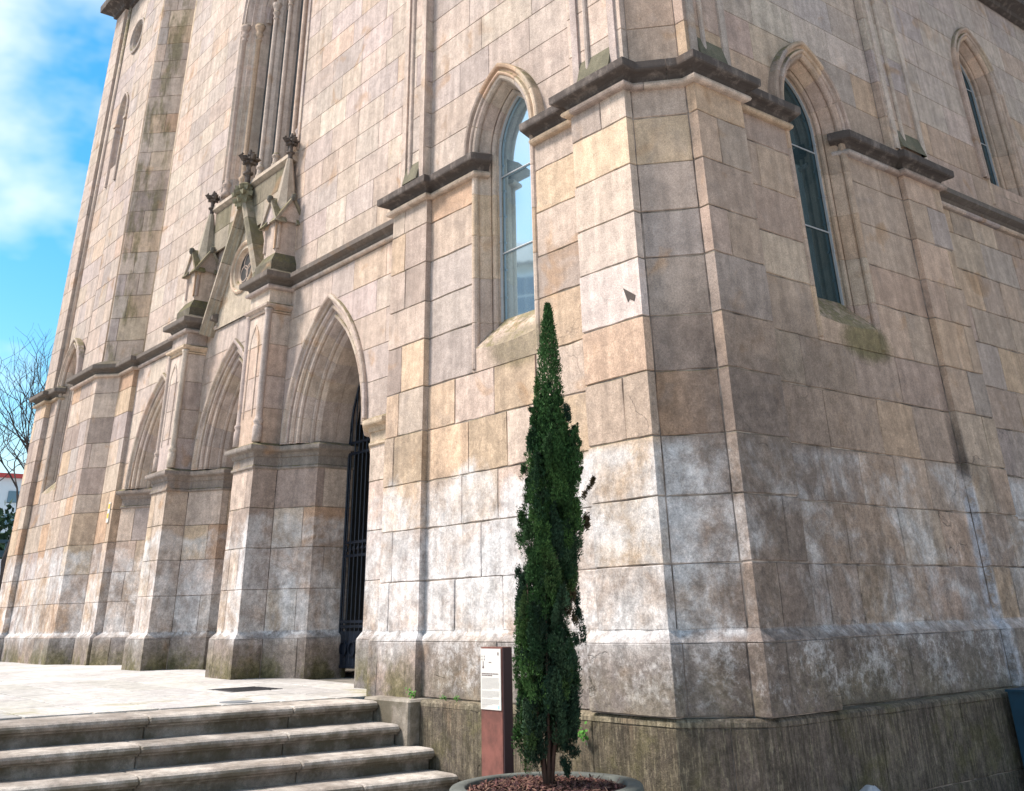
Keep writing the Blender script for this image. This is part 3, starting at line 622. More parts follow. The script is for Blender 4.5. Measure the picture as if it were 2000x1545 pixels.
# --- portal arches ------------------------------------------------------------------
PORT = [(1.13, -.01), (1.125, -.045), (1.105, -.03), (1.08, -.018), (1.055, -.028), (1.04, -.06), (1.045, -.085), (1.02, -.105), (.985, -.105), (.978, -.085), (.96, -.072), (.935, -.082), (.922, -.11), (.928, -.14), (.91, -.16), (.875, -.262), (.872, -.275), (.86, -.262), (.842, -.256), (.826, -.27), (.818, -.30), (.824, -.325), (.80, -.35), (.78, -.39), (.78, -.66), (.785, -.67), (.785, -1.02)]
PHOOD = [(1.25, -.06), (1.25, .035), (1.24, .055), (1.215, .065), (1.185, .055), (1.172, .03), (1.165, .012), (1.14, .0), (1.125, -.03), (1.12, -.06)]
for i, xc in enumerate((-13.85, -10.5, -7.1)):
    q = MB(); arch_mould(q, (xc, .6), WT, WN, PORT, 4.03, 4.0, 1.12, 2.21, 6, 1, seg=3); pa = part('portal_arch', q, M_MOULD, church)
    q = MB(); arch_mould(q, (xc, .6), WT, WN, PHOOD, 4.03, 4.0, 1.12, 2.21, 5, 1, seg=4); part('hood_mould', q, M_MOULD, pa)
# lancet panels and corner shafts on the piers
for xc in (-8.8, -12.2):
    q = MB(); arch_mould(q, (xc - .04, .2), WT, WN, [(.17, -.01), (.17, .012), (.155, .018), (.14, .012), (.13, -.004), (.125, -.004)], 5.55, 4.45, .17, .5, 1, 1, gap=0); part('blind_panel', q, M_MOULD, church)
    q = MB()
    for sg in (1, -1):
        q.lathe(xc + sg * .335, .215, [(.062, 4.03), (.075, 4.04), (.075, 4.26), (.066, 4.28), (.06, 4.30), (.078, 4.33), (.078, 4.355), (.058, 4.38), (.056, 4.42), (.054, 6.03), (.06, 6.08), (.075, 6.12)], 12, tint('pale'))
    part('corner_shaft', q, M_MOULD, church, smooth=True)
# porch interior behind the gates
q = MB()
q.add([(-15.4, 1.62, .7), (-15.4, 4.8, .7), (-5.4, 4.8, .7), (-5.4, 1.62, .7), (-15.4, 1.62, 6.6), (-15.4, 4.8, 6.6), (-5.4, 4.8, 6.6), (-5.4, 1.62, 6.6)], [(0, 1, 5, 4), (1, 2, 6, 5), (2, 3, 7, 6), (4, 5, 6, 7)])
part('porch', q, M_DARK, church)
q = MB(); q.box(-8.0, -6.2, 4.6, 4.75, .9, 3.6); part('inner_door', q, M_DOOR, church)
def gate(xc):
    g = thing('iron_gate', LAB[xc], 'gate', (xc, 1.5, .9), 'iron gates in the portal arches')
    fr = MB(); hw = arch_hw(.78, 4.03, 1.87); zz = [.93 + .28 * i for i in range(20)]
    for sg in (-1, 1): fr.tube([(xc + sg * max(.0, hw(z) - .03), 1.5, z) for z in zz if hw(z) > .03], .022, 6)
    part('gate_frame', fr, M_IRON, g)
    for z in (1.5, 1.56, 2.42, 2.60, 3.86, 4.02, 1.0): part('rail', MB().box(xc - .76, xc + .76, 1.485, 1.515, z - .018, z + .018), M_IRON, g)
    for k in range(-6, 7):
        x = xc + k * .115; top = 4.03
        while hw(top + .05) > abs(x - xc) + .02 and top < 5.6: top += .05
        q = MB().tube([(x, 1.5, .98), (x, 1.5, top)], .011, 6)
        q.lathe(x, 1.5, [(.011, 2.47), (.03, 2.51), (.011, 2.55)], 6, cap=False); part('bar', q, M_IRON, g)
    q = MB().box(xc - .75, xc + .75, 1.492, 1.508, .98, 1.44)
    for k in range(6): ring(q, xc - .6 + k * .24, 1.488, 1.22, [(.10, 0), (.10, .02), (.08, .02), (.08, 0)], 12)
    part('kick_panel', q, M_IRON, g)
    part('lock', MB().box(xc - .05, xc + .05, 1.46, 1.54, 1.9, 2.1), M_IRON, g)
    for k in range(3):
        zc_ = 4.35 + .32 * k; q = MB(); ring(q, xc, 1.49, zc_, [(.16 - .03 * k, 0), (.16 - .03 * k, .02), (.14 - .03 * k, .02), (.14 - .03 * k, 0)], 14); part('scroll', q, M_IRON, g)
LAB = {-7.1: 'dark blue wrought iron gate in the right-hand portal arch, nearest the camera', -10.5: 'dark iron gate in the middle portal arch below the gable', -13.85: 'dark iron gate in the left-hand portal arch, farthest from the camera'}
for xc in LAB: gate(xc)

# --- big traceried window over the portal ----------------------------------------------
q = MB(); BJ = [(1.70, -.02), (1.70, .03), (1.66, .04), (1.62, .0), (1.60, -.03), (1.56, -.03), (1.53, -.07), (1.50, -.12), (1.46, -.12), (1.44, -.2), (1.40, -.24), (1.36, -.26), (1.33, -.33), (1.33, -.6)]
arch_mould(q, (-10.47, .65), WT, WN, BJ, 13.6, 9.2, 1.58, 2.6, 6, 8); big = part('traceried_window', q, M_MOULD, church)
q = MB(); vs = []
for x_ in (-12.15, -8.79): vs += [(x_, 1.3, 9.75), (x_, .62, 9.16), (x_, .50, 9.13), (x_, .49, 9.05), (x_, .56, 9.0), (x_, .66, 8.96)]
q.add(vs, [(j, j + 1, j + 7, j + 6) for j in range(5)] + [(0, 1, 2, 3, 4, 5), (11, 10, 9, 8, 7, 6)], tint('green')); part('sill', q, M_MOULD, big)
def shaft(mb, x, y, z0, z1, r, tn):
    mb.lathe(x, y, [(r * 1.7, z0), (r * 1.7, z0 + .10), (r * 1.3, z0 + .13), (r * 1.25, z0 + .22), (r * 1.7, z0 + .27), (r * 1.6, z0 + .30), (r * 1.05, z0 + .34), (r, z0 + .4), (r, z1 - .42), (r * 1.35, z1 - .40), (r * 1.35, z1 - .37), (r, z1 - .35), (r * 1.2, z1 - .3), (r * 1.7, z1 - .24), (r * 1.2, z1 - .2), (r * 1.4, z1 - .14), (r * 2.1, z1 - .06), (r * 2.1, z1)], 12, tn)
for x_, y_, r_ in ((-12.06, .70, .06), (-11.84, .93, .055), (-8.88, .70, .06), (-9.1, .93, .055)):
    m_ = MB(); shaft(m_, x_, y_, 9.3 + (y_ - .6) * .5, 13.5, r_, tint('warm')); part('shaft', m_, M_MOULD, big, smooth=True)
for x_ in (-11.15, -10.45, -9.75):
    m_ = MB(); tn = tint('pale'); m_.add([(x_ - .09, 1.22, 9.5), (x_ - .09, 1.10, 9.5), (x_ - .04, 1.02, 9.5), (x_ + .04, 1.02, 9.5), (x_ + .09, 1.10, 9.5), (x_ + .09, 1.22, 9.5)] + [(x_ - .09, 1.22, 14), (x_ - .09, 1.10, 14), (x_ - .04, 1.02, 14), (x_ + .04, 1.02, 14), (x_ + .09, 1.10, 14), (x_ + .09, 1.22, 14)], [(i, i + 1, i + 7, i + 6) for i in range(5)], tn)
    shaft(m_, x_, .985, 9.5, 13.75, .05, tn); part('mullion', m_, M_MOULD, big)
for x_ in (-11.5, -10.8, -10.1, -9.4):
    m_ = MB(); arch_mould(m_, (x_, 1.05), WT, WN, [(.35, .05), (.33, .06), (.31, .04), (.29, 0), (.26, -.03), (.25, -.1)], 13.7, 13.6, .33, .6, 2, 1); part('tracery_arch', m_, M_MOULD, big)
    for z0 in (9.4, 10.8, 12.2):
        m_ = MB().add([(x_ - .3, 1.17, z0), (x_ + .3, 1.17, z0), (x_ + .3, 1.17, z0 + 1.39), (x_ - .3, 1.17, z0 + 1.39)], [(0, 1, 2, 3)]); part('pane', m_, M_GLASS2, big)
m_ = MB(); m_.add([(-12.2, 1.35, 9), (-8.7, 1.35, 9), (-8.7, 1.35, 17), (-12.2, 1.35, 17)], [(0, 1, 2, 3)]); part('window_backing', m_, M_DARK, church)

# --- gable over the middle portal ---------------------------------------------------------
def gable():
    xa, za = -10.47, 8.9; mb = MB(); tn = tint('green'); ga = None
    for sg in (1, -1):
        foot = (xa + sg * 1.30, 6.44); slabs = 4
        d = Vector((foot[0] - xa, foot[1] - za)); ln = d.length; d.normalize(); n = Vector((-d.y, d.x)) * (1 if sg > 0 else -1)
        if n.y < 0: n = -n
        PR = [(0, .66), (0, .40), (-.05, .36), (-.10, .36), (-.12, .42), (-.14, .44), (-.17, .44), (-.19, .50), (-.23, .52), (-.23, .66)]
        for i in range(slabs):
            a, b = ln * i / slabs + .004, ln * (i + 1) / slabs - .004; vs = []
            for q in (a, b):
                for h, y in PR:
                    p = Vector((xa, za)) + d * q + n * h
                    if i == 0 and q == a: p = Vector((xa, za + h * 1.75))
                    vs.append((p.x, y, p.y))
            k = len(PR); fs = [(j, j + 1, k + j + 1, k + j) for j in range(k - 1)] + [tuple(range(k)), tuple(range(k, 2 * k))[::-1], (k - 1, 0, k, 2 * k - 1)]
            m_ = MB().add(vs, fs, tint('green')); o = part('coping_stone', m_, M_STONE if i else M_MOULD, church)
    # tympanum of the gable with round trefoil opening
    zc, r = 7.42, .36; cols = []; m_ = MB()
    pts_o = [(xa - 1.16, 6.45), (xa + 1.16, 6.45), (xa, 8.66)]
    nn = 36
    def tri(a):      # ray from circle centre to triangle border
        dx, dz = math.cos(a), math.sin(a); best = 9
        P = [(p[0] - xa, p[1] - zc) for p in pts_o]
        for i in range(3):
            (x1, z1), (x2, z2) = P[i], P[(i + 1) % 3]; ex, ez = x2 - x1, z2 - z1; den = dx * ez - dz * ex
            if abs(den) > 1e-9:
                t_ = (x1 * ez - z1 * ex) / den; u = (x1 * dz - z1 * dx) / den
                if t_ > 0 and -1e-6 <= u <= 1 + 1e-6: best = min(best, t_)
        return best
    vs = []
    for i in range(nn):
        a = 2 * math.pi * i / nn; t_ = tri(a); vs += [(xa + r * math.cos(a), .56, zc + r * math.sin(a)), (xa + max(t_, r) * math.cos(a), .56, zc + max(t_, r) * math.sin(a))]
    m_.add(vs, [(2 * i, 2 * i + 1, (2 * i + 3) % (2 * nn), (2 * i + 2) % (2 * nn)) for i in range(nn)], (.46, .38, .29)); part('gable_face', m_, M_STONE, church)
    m_ = MB(); ring(m_, xa, .56, zc, [(.50, -.02), (.50, .03), (.47, .045), (.44, .03), (.42, -.01), (.39, -.02), (.37, .0), (.35, -.02), (.33, -.06), (.30, -.08)], 30, tint('warm')); rnd = part('round_window', m_, M_MOULD, church)
    m_ = MB(); foils(m_, xa, .64, zc - .01, 3, .14, .145, tint('warm')); part('trefoil', m_, M_MOULD, rnd)
    m_ = MB(); m_.lathe(0, 0, [(.0, 0), (.0, 0)], 3) if False else None
    m_.add([(xa - .35, .645, zc - .35), (xa + .35, .645, zc - .35), (xa + .35, .645, zc + .35), (xa - .35, .645, zc + .35)], [(0, 1, 2, 3)]); part('pane', m_, M_DARK, rnd)
    wall_band(Path([(-12.1, .56), (-8.85, .56)]), [8.1, 8.55, 8.97], 'green', [], (.6, .9), .008, .007, .002, 'apron') 
gable()
def leafknob(mb, x, y, z, r, h, n=6, tn=(.09, .085, .07)):     # carved leaf cluster
    for lay, (rz, rr) in enumerate(((.0, .75), (.45, 1.0), (.8, .6))):
        for i in range(n):
            a = 2 * math.pi * (i + .5 * lay) / n; p = Vector((x + math.cos(a) * r * rr * .7, y + math.sin(a) * r * rr * .7, z + h * rz))
            c = Vector((math.cos(a), math.sin(a), 0)); s_ = Vector((-c.y, c.x, 0)) * r * .34
            tip = p + c * r * .45 + Vector((0, 0, h * .16)); low = p + c * r * .35 - Vector((0, 0, h * .14))
            mb.add([p - c * r * .4 - s_, p - c * r * .4 + s_, p + s_ + Vector((0, 0, h * .12)), tip, p - s_ + Vector((0, 0, h * .12)), low], [(0, 1, 2, 4), (4, 2, 3), (1, 0, 5), (0, 4, 5), (4, 3, 5), (3, 2, 5), (2, 1, 5)], tn)
def finial(x, y, z0, z1, s, parent):
    m_ = MB(); h = z1 - z0; tn = (.17, .15, .12)
    m_.lathe(x, y, [(.05 * s, z0), (.055 * s, z0 + h * .3), (.10 * s, z0 + h * .33), (.10 * s, z0 + h * .37), (.05 * s, z0 + h * .40), (.045 * s, z0 + h * .66), (.08 * s, z0 + h * .70), (.09 * s, z0 + h * .76), (.05 * s, z0 + h * .80), (.045 * s, z0 + h * .92), (.02 * s, z1)], 10, tn)
    for a in (0, math.pi / 2, math.pi, 3 * math.pi / 2):
        c = Vector((math.cos(a), math.sin(a), 0)); p = Vector((x, y, z0 + h * .70)); m_.tube([p, p + c * .13 * s + Vector((0, 0, .02)), p + c * .19 * s + Vector((0, 0, .07 * s)), p + c * .15 * s + Vector((0, 0, .12 * s))], [.05 * s, .055 * s, .05 * s, .025 * s], 6, tn)
    leafknob(m_, x, y, z0 + h * .62, .15 * s, .16 * s, 8); return part('finial', m_, M_CRUST, parent)
finial(-10.47, .45, 9.0, 9.78, 1.0, church)
m_ = MB(); leafknob(m_, -10.47, .40, 8.66, .20, .34, 7, (.22, .20, .13)); m_.lathe(-10.47, .42, [(.12, 8.55), (.15, 8.75), (.11, 8.98), (.13, 9.02), (.07, 9.06)], 8, (.22, .2, .13)); part('crocket', m_, M_MOULD, church)
def pinnacle(xc, yc):
    m_ = MB(); g = tint('green')
    def fr(a, z0, b, z1, tn): m_.lathe(xc, yc, [(a * 1.414, z0), (b * 1.414, z1)], 4, tn, math.pi / 4)
    fr(.31, 6.78, .31, 6.95, (.13, .112, .078)); fr(.31, 6.95, .215, 7.12, (.13, .112, .078)); fr(.215, 7.12, .215, 7.86, tint('warm'))
    pin = part('pinnacle', m_, M_MOULD, church)
    for ang in range(4):                            # gablets with sunk niche on each side
        c, s_ = round(math.cos(ang * math.pi / 2)), round(math.sin(ang * math.pi / 2)); n = Vector((c, s_)); t = Vector((-s_, c)); O = Vector((xc, yc)) + n * .215
        k = MB(); arch_mould(k, tuple(O), tuple(t), tuple(n), [(.205, -.005), (.205, .03), (.17, .03), (.14, .0), (.13, -.04), (.0, -.04)], 7.62, 7.2, .18, .26, 2, 1, pal='warm', gap=0); part('niche', k, M_MOULD, pin)
        k = MB(); 
        for sg in (1, -1):
            a = [(sg * .27, 7.66), (0, 8.10), (0, 8.18), (sg * .33, 7.66)]; vs = []
            for d in (.09, -.12): vs += [(*(O + t * u + n * d), z) for u, z in a]
            k.add(vs, [(0, 1, 2, 3), (7, 6, 5, 4), (0, 3, 7, 4), (3, 2, 6, 7), (0, 4, 5, 1)], tint('green'))
        vs = [(*(O + t * u + n * .05), z) for u, z in ((-.24, 7.7), (.24, 7.7), (0, 8.1))]; k.add(vs, [(0, 1, 2)], tint('warm'))
        p = O + n * .09; k.lathe(p.x, p.y, [(.03, 8.08), (.055, 8.13), (.05, 8.19), (.02, 8.21)], 6, (.12, .11, .09)); part('gablet', k, M_CRUST if False else M_MOULD, pin)
    k = MB(); k.lathe(xc, yc, [(.27, 7.86), (.2, 8.1), (.055, 8.98)], 8, tint('green'), math.pi / 8); part('spire', k, M_MOULD, pin)
    finial(xc, yc, 8.9, 9.5, .78, pin)
pinnacle(-8.8, .50); pinnacle(-12.2, .50)
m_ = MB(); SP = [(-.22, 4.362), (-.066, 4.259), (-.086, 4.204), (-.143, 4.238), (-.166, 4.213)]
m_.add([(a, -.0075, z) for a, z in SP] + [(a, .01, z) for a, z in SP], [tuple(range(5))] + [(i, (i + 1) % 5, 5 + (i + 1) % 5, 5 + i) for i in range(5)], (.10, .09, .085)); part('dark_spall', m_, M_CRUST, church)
# recessed panels and rolls on the upper buttress faces, with sloped mossy foot
def butt_panel(O, t, n, hw, z0, z1):
    Ov, tv, nv = Vector(O), Vector(t), Vector(n); m_ = MB()
    def W3(u, d, z): p = Ov + tv * u + nv * d; return (p.x, p.y, z)
    tn = tint('pale')
    for u0, u1, d in ((-hw - .10, -hw, .03), (hw, hw + .10, .03)): m_.add([W3(a, b, z) for z in (z0 - .25, z1) for a, b in ((u0, -.02), (u0, d), (u1, d), (u1, -.02))], [(0, 1, 5, 4), (1, 2, 6, 5), (2, 3, 7, 6), (4, 5, 6, 7)], tn)
    pr = [(-.3, .0), (-.12, .018), (-.08, -.0), (-.06, .0), (-.035, .028), (0, .036), (.035, .028), (.06, .0), (.08, 0)]
    c0 = W3(-hw * .45, .01, z0 - .1); c1 = W3(-hw * .45, .01, z1); m_.tube([c0, c1], .032, 8, tint('pale')); part('panel_strip', m_, M_MOULD, church)
    f = MB(); f.add([W3(-hw, .075, z0 - .22), W3(hw, .075, z0 - .22), W3(hw, .0, z0 + .06), W3(-hw, 0, z0 + .06), W3(-hw, 0, z0 - .22), W3(hw, 0, z0 - .22)], [(0, 1, 2, 3), (0, 3, 4), (1, 5, 2)], (.15, .135, .09)); part('panel_foot', f, M_MOULD, church)
butt_panel((-4.14, .12), WT, WN, .17, 7.05, 12); butt_panel((-.50, .12), WT, WN, .25, 7.08, 10); butt_panel((.45, .92), ST, SN, .22, 7.08, 10); butt_panel((.45, 4.86), ST, SN, .28, 7.08, 12)

# individual ashlars: the 300 largest in view are objects, the rest one part
STONES.sort(key=lambda s: -s[0])
for ar, m2, par in STONES[:300]: part('stone', m2, M_STONE if par.name.split('.')[0] != 'dado' else M_DADO, par)
rest = MB()
for ar, m2, par in STONES[300:]: rest.add(m2.v, m2.f, m2.c[0])
part('stonework', rest, M_STONE, church, kind='stuff')
print('stones', len(STONES), 'smallest single px2', STONES[299][0], 'tris', len(rest.f) * 2)

# ------------------------------------------------------------------ ground, terrace, steps
def pz(x): return min(.915, .83 + .012 * max(0, -4 - x))
gm = MB().add([(-400, -400, 0), (400, -400, 0), (400, 400, 0), (-400, 400, 0)], [(0, 1, 2, 3)], (1, 1, 1)); part('ground', gm, M_GROUND, kind='structure')
tm = MB(); xs = [-4.0, -6, -8, -11.2, -20, -60]
vs = []
for x in xs: vs += [(min(x, -9.6) if x > -9.6 else x, -40, pz(x) - .012), (x if x < -4.5 else -4.3, 4.9, pz(x) - .012)]
tm.add(vs, [(2 * i, 2 * i + 1, 2 * i + 3, 2 * i + 2) for i in range(len(xs) - 1)], (1, 1, 1))
tm.add([(-9.6, -40, -.1), (-4.3, -.2, -.1), (-4.3, -.2, .80), (-9.6, -40, .80)], [(0, 1, 2, 3)], (1, 1, 1))
pave = part('pavement', tm, M_JOINT, kind='structure')
slabs = []
for row in range(0, 26):
    y1 = .9 - row * .62; x = -4.655 + .13 * (y1 + .25)
    l0 = .45 if row % 2 else 0
    if y1 > .35: x = -4.8
    fst = True
    while x > -22:
        l = R.uniform(.85, 1.25) - (l0 if fst else 0); a, b = x - l + .009, x - .009; g = R.uniform(.86, 1.1)
        m_ = MB(); ya, yb = y1 - .62 + .013, y1 - .013; dz = R.uniform(-.0015, .0015); b0 = b1 = b
        if y1 <= .35 and x > -5.2 and fst: b0, b1 = -4.655 + .13 * (ya + .25), -4.655 + .13 * (yb + .25)
        fst = False
        vs = [(a, ya, pz(a) + dz), (b0, ya, pz(b) + dz), (b1, yb, pz(b) + dz), (a, yb, pz(a) + dz)]; e = .006
        top = [(a + e, ya + e, pz(a) + .003 + dz), (b0 - e, ya + e, pz(b) + .003 + dz), (b1 - e, yb - e, pz(b) + .003 + dz), (a + e, yb - e, pz(a) + .003 + dz)]
        bot = [(p[0], p[1], p[2] - .02) for p in vs]
        m_.add(bot + vs + top, [(8, 9, 10, 11)] + [(i, (i + 1) % 4, 4 + (i + 1) % 4, 4 + i) for i in range(4)] + [(4 + i, 4 + (i + 1) % 4, 8 + (i + 1) % 4, 8 + i) for i in range(4)], (g, g * R.uniform(.98, 1), g * R.uniform(.95, 1)))
        pc = [proj(p) for p in vs]; ar = 0
        if all(pc) and min(p[0] for p in pc) < 800 and max(p[0] for p in pc) > 0: ar = abs(sum(pc[j][0] * pc[(j + 1) % 4][1] - pc[(j + 1) % 4][0] * pc[j][1] for j in range(4))) / 2
        slabs.append((ar, m_)); x -= l
slabs.sort(key=lambda s: -s[0]); rest = MB()
for i, (ar, m_) in enumerate(slabs):
    if i < 150 and ar > 0: part('paving_slab', m_, M_PAVE, pave)
    else: rest.add(m_.v, m_.f, m_.c[0])
part('paving_slabs', rest, M_PAVE, pave, kind='stuff')

steps = thing('stone_steps', 'flight of worn granite steps with rounded nosings below the church terrace', 'steps', (-3.5, -3, 0))
def stepline(x0, y): return x0 + .13 * (y + .25)
for i, (x0, z, ye) in enumerate(((-4.03, .83, -.215), (-3.60, .645, -.22), (-3.17, .46, -.10), (-2.78, .285, -.10), (-2.36, .10, -.10))):
    y = ye; first = True
    while y > -9:
        l = R.uniform(1.3, 2.1) if not first else R.uniform(.5, 1.4); first = False; y2 = y - l; a = .004; yy = [y - a, y - a - .012] + [y - l * k / 6 for k in range(1, 6)] + [y2 + a + .012, y2 + a]
        PR = [(-.62, 0), (-.30, .002), (-.05, .0), (.0, -.004), (.026, -.018), (.036, -.038), (.028, -.062), (.004, -.074), (-.010, -.076), (-.012, -.088), (-.065, -.090), (-.068, -.20)]
        vs = []; k = len(PR)
        for j, yv in enumerate(yy):
            sh = .009 if j in (0, len(yy) - 1) else 0; wv = R.uniform(-.004, .004)
            for u, h in PR: vs.append((stepline(x0, yv) + u - sh + (wv if u > -.03 else 0), yv, z + h - sh * (1 if h > -.05 else 0) + (wv * .7 if h > -.03 else 0)))
        g = R.uniform(.8, 1.15); m_ = MB().add(vs, [(j * k + q, j * k + q + 1, (j + 1) * k + q + 1, (j + 1) * k + q) for j in range(len(yy) - 1) for q in range(k - 1)] + [tuple(range(k)), tuple((len(yy) - 1) * k + q for q in range(k))[::-1]], (g, g * .98, g * .96))
        part('step_block', m_, M_STEP, steps, smooth=False); y = y2
m_ = MB(); vs = [(-4.3, -.21, .40), (-3.455, -.21, .40), (-3.44, -.19, .40), (-3.44, .1, .40), (-4.3, .1, .40)]; vt = [(a, b, .835) for a, b, c in vs]; vc = [(-4.3, -.195, .856), (-3.47, -.195, .856), (-3.46, -.18, .856), (-3.46, .1, .856), (-4.3, .1, .856)]
m_.add(vs + vt + vc, [(i, i + 1, i + 6, i + 5) for i in range(4)] + [(5 + i, 6 + i, 11 + i, 10 + i) for i in range(4)] + [(10, 11, 12, 13, 14)], (.75, .72, .66)); part('cheek_block', m_, M_STEP, steps)


# manhole covers
t = thing('manhole_cover', 'dark square cast-iron cover set flush in the pale paving before the portal', 'manhole cover', (-6.6, -.5, pz(-6.6)))
part('cover_plate', MB().box(-6.98, -6.25, -.83, -.17, .84, pz(-6.6) + .006, (.1, .1, .1)), simple('cast_iron', (.09, .085, .09), .6, .3, 30, .3), t)
m_ = MB()
for i in range(7): m_.box(-6.92 + i * .1, -6.88 + i * .1, -.78, -.22, pz(-6.6) + .006, pz(-6.6) + .010, (.1, .1, .1))
part('cover_ribs', m_, M_LEAD, t)
t = thing('manhole_cover', 'small round grey cover near the top step', 'manhole cover', (-5.0, -1.35, pz(-5.0)))
part('cover_plate', MB().lathe(-5.0, -1.35, [(.17, .83), (.17, pz(-5.) + .007), (.15, pz(-5.) + .009), (0.01, pz(-5.) + .009)], 24, (.1, .1, .1)), simple('grey_iron', (.16, .17, .18), .6), t)

# ------------------------------------------------------------------ info totem
t = thing('info_totem', 'rust-brown steel information post with a white printed panel beside the slim conifer', 'information sign', (-1.29, -.75, 0), rz=0)
x0, x1, y0, y1, zt_ = -1.46, -1.17, -.80, -.70, 1.36
def slab(mb, x0, x1, y0, y1, z0, z1, b=.004):
    mb.lathe((x0 + x1) / 2, (y0 + y1) / 2, [(1, z0), (1, z1)], 4); mb.v = mb.v[:-8]; mb.f = mb.f[:-6]; mb.c = mb.c[:-8]
    mb.add([(x0 + b, y0, z0), (x1 - b, y0, z0), (x1, y0 + b, z0), (x1, y1 - b, z0), (x1 - b, y1, z0), (x0 + b, y1, z0), (x0, y1 - b, z0), (x0, y0 + b, z0)] + [(x0 + b, y0, z1), (x1 - b, y0, z1), (x1, y0 + b, z1), (x1, y1 - b, z1), (x1 - b, y1, z1), (x0 + b, y1, z1), (x0, y1 - b, z1), (x0, y0 + b, z1)], [(i, (i + 1) % 8, 8 + (i + 1) % 8, 8 + i) for i in range(8)] + [tuple(range(8, 16)), tuple(range(8))[::-1]])
    return mb
part('post', slab(MB(), x0, x1, y0, y1, 0, zt_), M_CORTEN, t)
part('side_plate', slab(MB(), x1 + .001, x1 + .012, y0 + .006, y1, 0, zt_ - .004, .002), M_CORTEND, t)
part('panel', slab(MB(), x0 + .004, x1 - .010, y0 - .007, y0 - .001, .905, zt_ - .012, .002), M_PANEL, t)
yp = y0 - .0085
def ink(mb, a, b, z, h): mb.add([(a, yp, z), (b, yp, z), (b, yp, z + h), (a, yp, z + h)], [(0, 1, 2, 3)])
m_ = MB()
def para(mb, zt, rows, dz, h, a=x0 + .022, b=x1 - .03):
    for r in range(rows):
        u = a; end = b if r < rows - 1 else a + (b - a) * .6
        while u < end - .01: w = R.uniform(.008, .028); ink(mb, u, min(u + w, end), zt - r * dz, h); u += w + .004
para(m_, 1.13, 10, .0085, .0035); para(m_, 1.035, 6, .0085, .0035); para(m_, .975, 5, .0085, .0035); para(m_, .935, 3, .008, .003, b=x0 + .10); part('print', m_, M_INK, t)
m_ = MB(); para(m_, 1.16, 2, .012, .007); 
for dx, dz_ in ((0, 0), (.0, .022), (.032, 0), (.032, .022)): ink(m_, x0 + .022 + dx, x0 + .030 + dx, 1.262 + dz_, .012)
ink(m_, x0 + .038, x0 + .046, 1.225, .03); ink(m_, x0 + .03, x0 + .054, 1.203, .008); ink(m_, x0 + .034, x0 + .050, 1.212, .01); ink(m_, x0 + .12, x0 + .155, 1.245, .005); ink(m_, x1 - .05, x1 - .036, 1.30, .022); part('heading_print', m_, M_INKD, t)
m_ = MB(); ink(m_, x1 - .05, x1 - .034, .915, .022); part('blue_mark', m_, M_INKB, t)

# ------------------------------------------------------------------ planter with conifer
PX, PY = -.33, -1.07
t = thing('planter', 'round grey concrete planter filled with dark soil and bark, at the foot of the conifer', 'planter', (PX, PY, 0))
M_CONC = simple('grey_planter_concrete', (.085, .092, .08), .8, nscale=5, namt=.3, bump=.004)
prof = [(.54, 0), (.62, .1), (.675, .38), (.70, .44), (.705, .47), (.70, .49), (.69, .50), (.60, .505), (.585, .495), (.58, .40)]
part('bowl', MB().lathe(PX, PY, prof, 64, (.3, .3, .3), cap=False), M_CONC, t, smooth=True)
m_ = MB(); rings = 8; n = 36; vs = [(PX, PY, .50)]
for r_ in range(1, rings + 1):
    for k in range(n): a = 2 * math.pi * k / n; rr = .59 * r_ / rings; vs.append((PX + rr * math.cos(a), PY + rr * math.sin(a), .49 - .05 * (r_ / rings) ** 2 + R.uniform(-.008, .012)))
m_.add(vs, [(0, 1 + k, 1 + (k + 1) % n) for k in range(n)] + [(1 + (r_ - 1) * n + k, 1 + r_ * n + k, 1 + r_ * n + (k + 1) % n, 1 + (r_ - 1) * n + (k + 1) % n) for r_ in range(1, rings) for k in range(n)], (.1, .07, .05))
M_SOIL = simple('dark_potting_soil', (.055, .035, .030), .95, nscale=25, namt=.6, bump=.01); part('soil', m_, M_SOIL, t)
ch = MB()
for i in range(2600):
    rr = .58 * math.sqrt(R.random()); a = R.uniform(0, 6.283); x, y = PX + rr * math.cos(a), PY + rr * math.sin(a); z = .497 - .045 * (rr / .62) ** 2 + R.uniform(0, .02)
    l, w = (R.uniform(.012, .04), R.uniform(.004, .012)) if R.random() < .8 else (R.uniform(.04, .09), .003); d = Vector((R.gauss(0, 1), R.gauss(0, 1), R.gauss(0, .35))).normalized() * l; s_ = d.cross(Vector((R.gauss(0, .4), R.gauss(0, .4), 1))).normalized() * w; c = Vector((x, y, z))
    k = R.uniform(.4, 1.5); tn = tuple(q * k for q in R.choice([(.10, .055, .045), (.07, .035, .035), (.17, .10, .07), (.13, .06, .05)])); u_ = Vector((0, 0, w * .7))
    ch.add([c - d - s_, c + d - s_ * .5, c + d + s_ * .5, c - d + s_, c + u_], [(0, 1, 4), (1, 2, 4), (2, 3, 4), (3, 0, 4)], tn)
part('bark_mulch', ch, M_CHIP, t, kind='stuff')

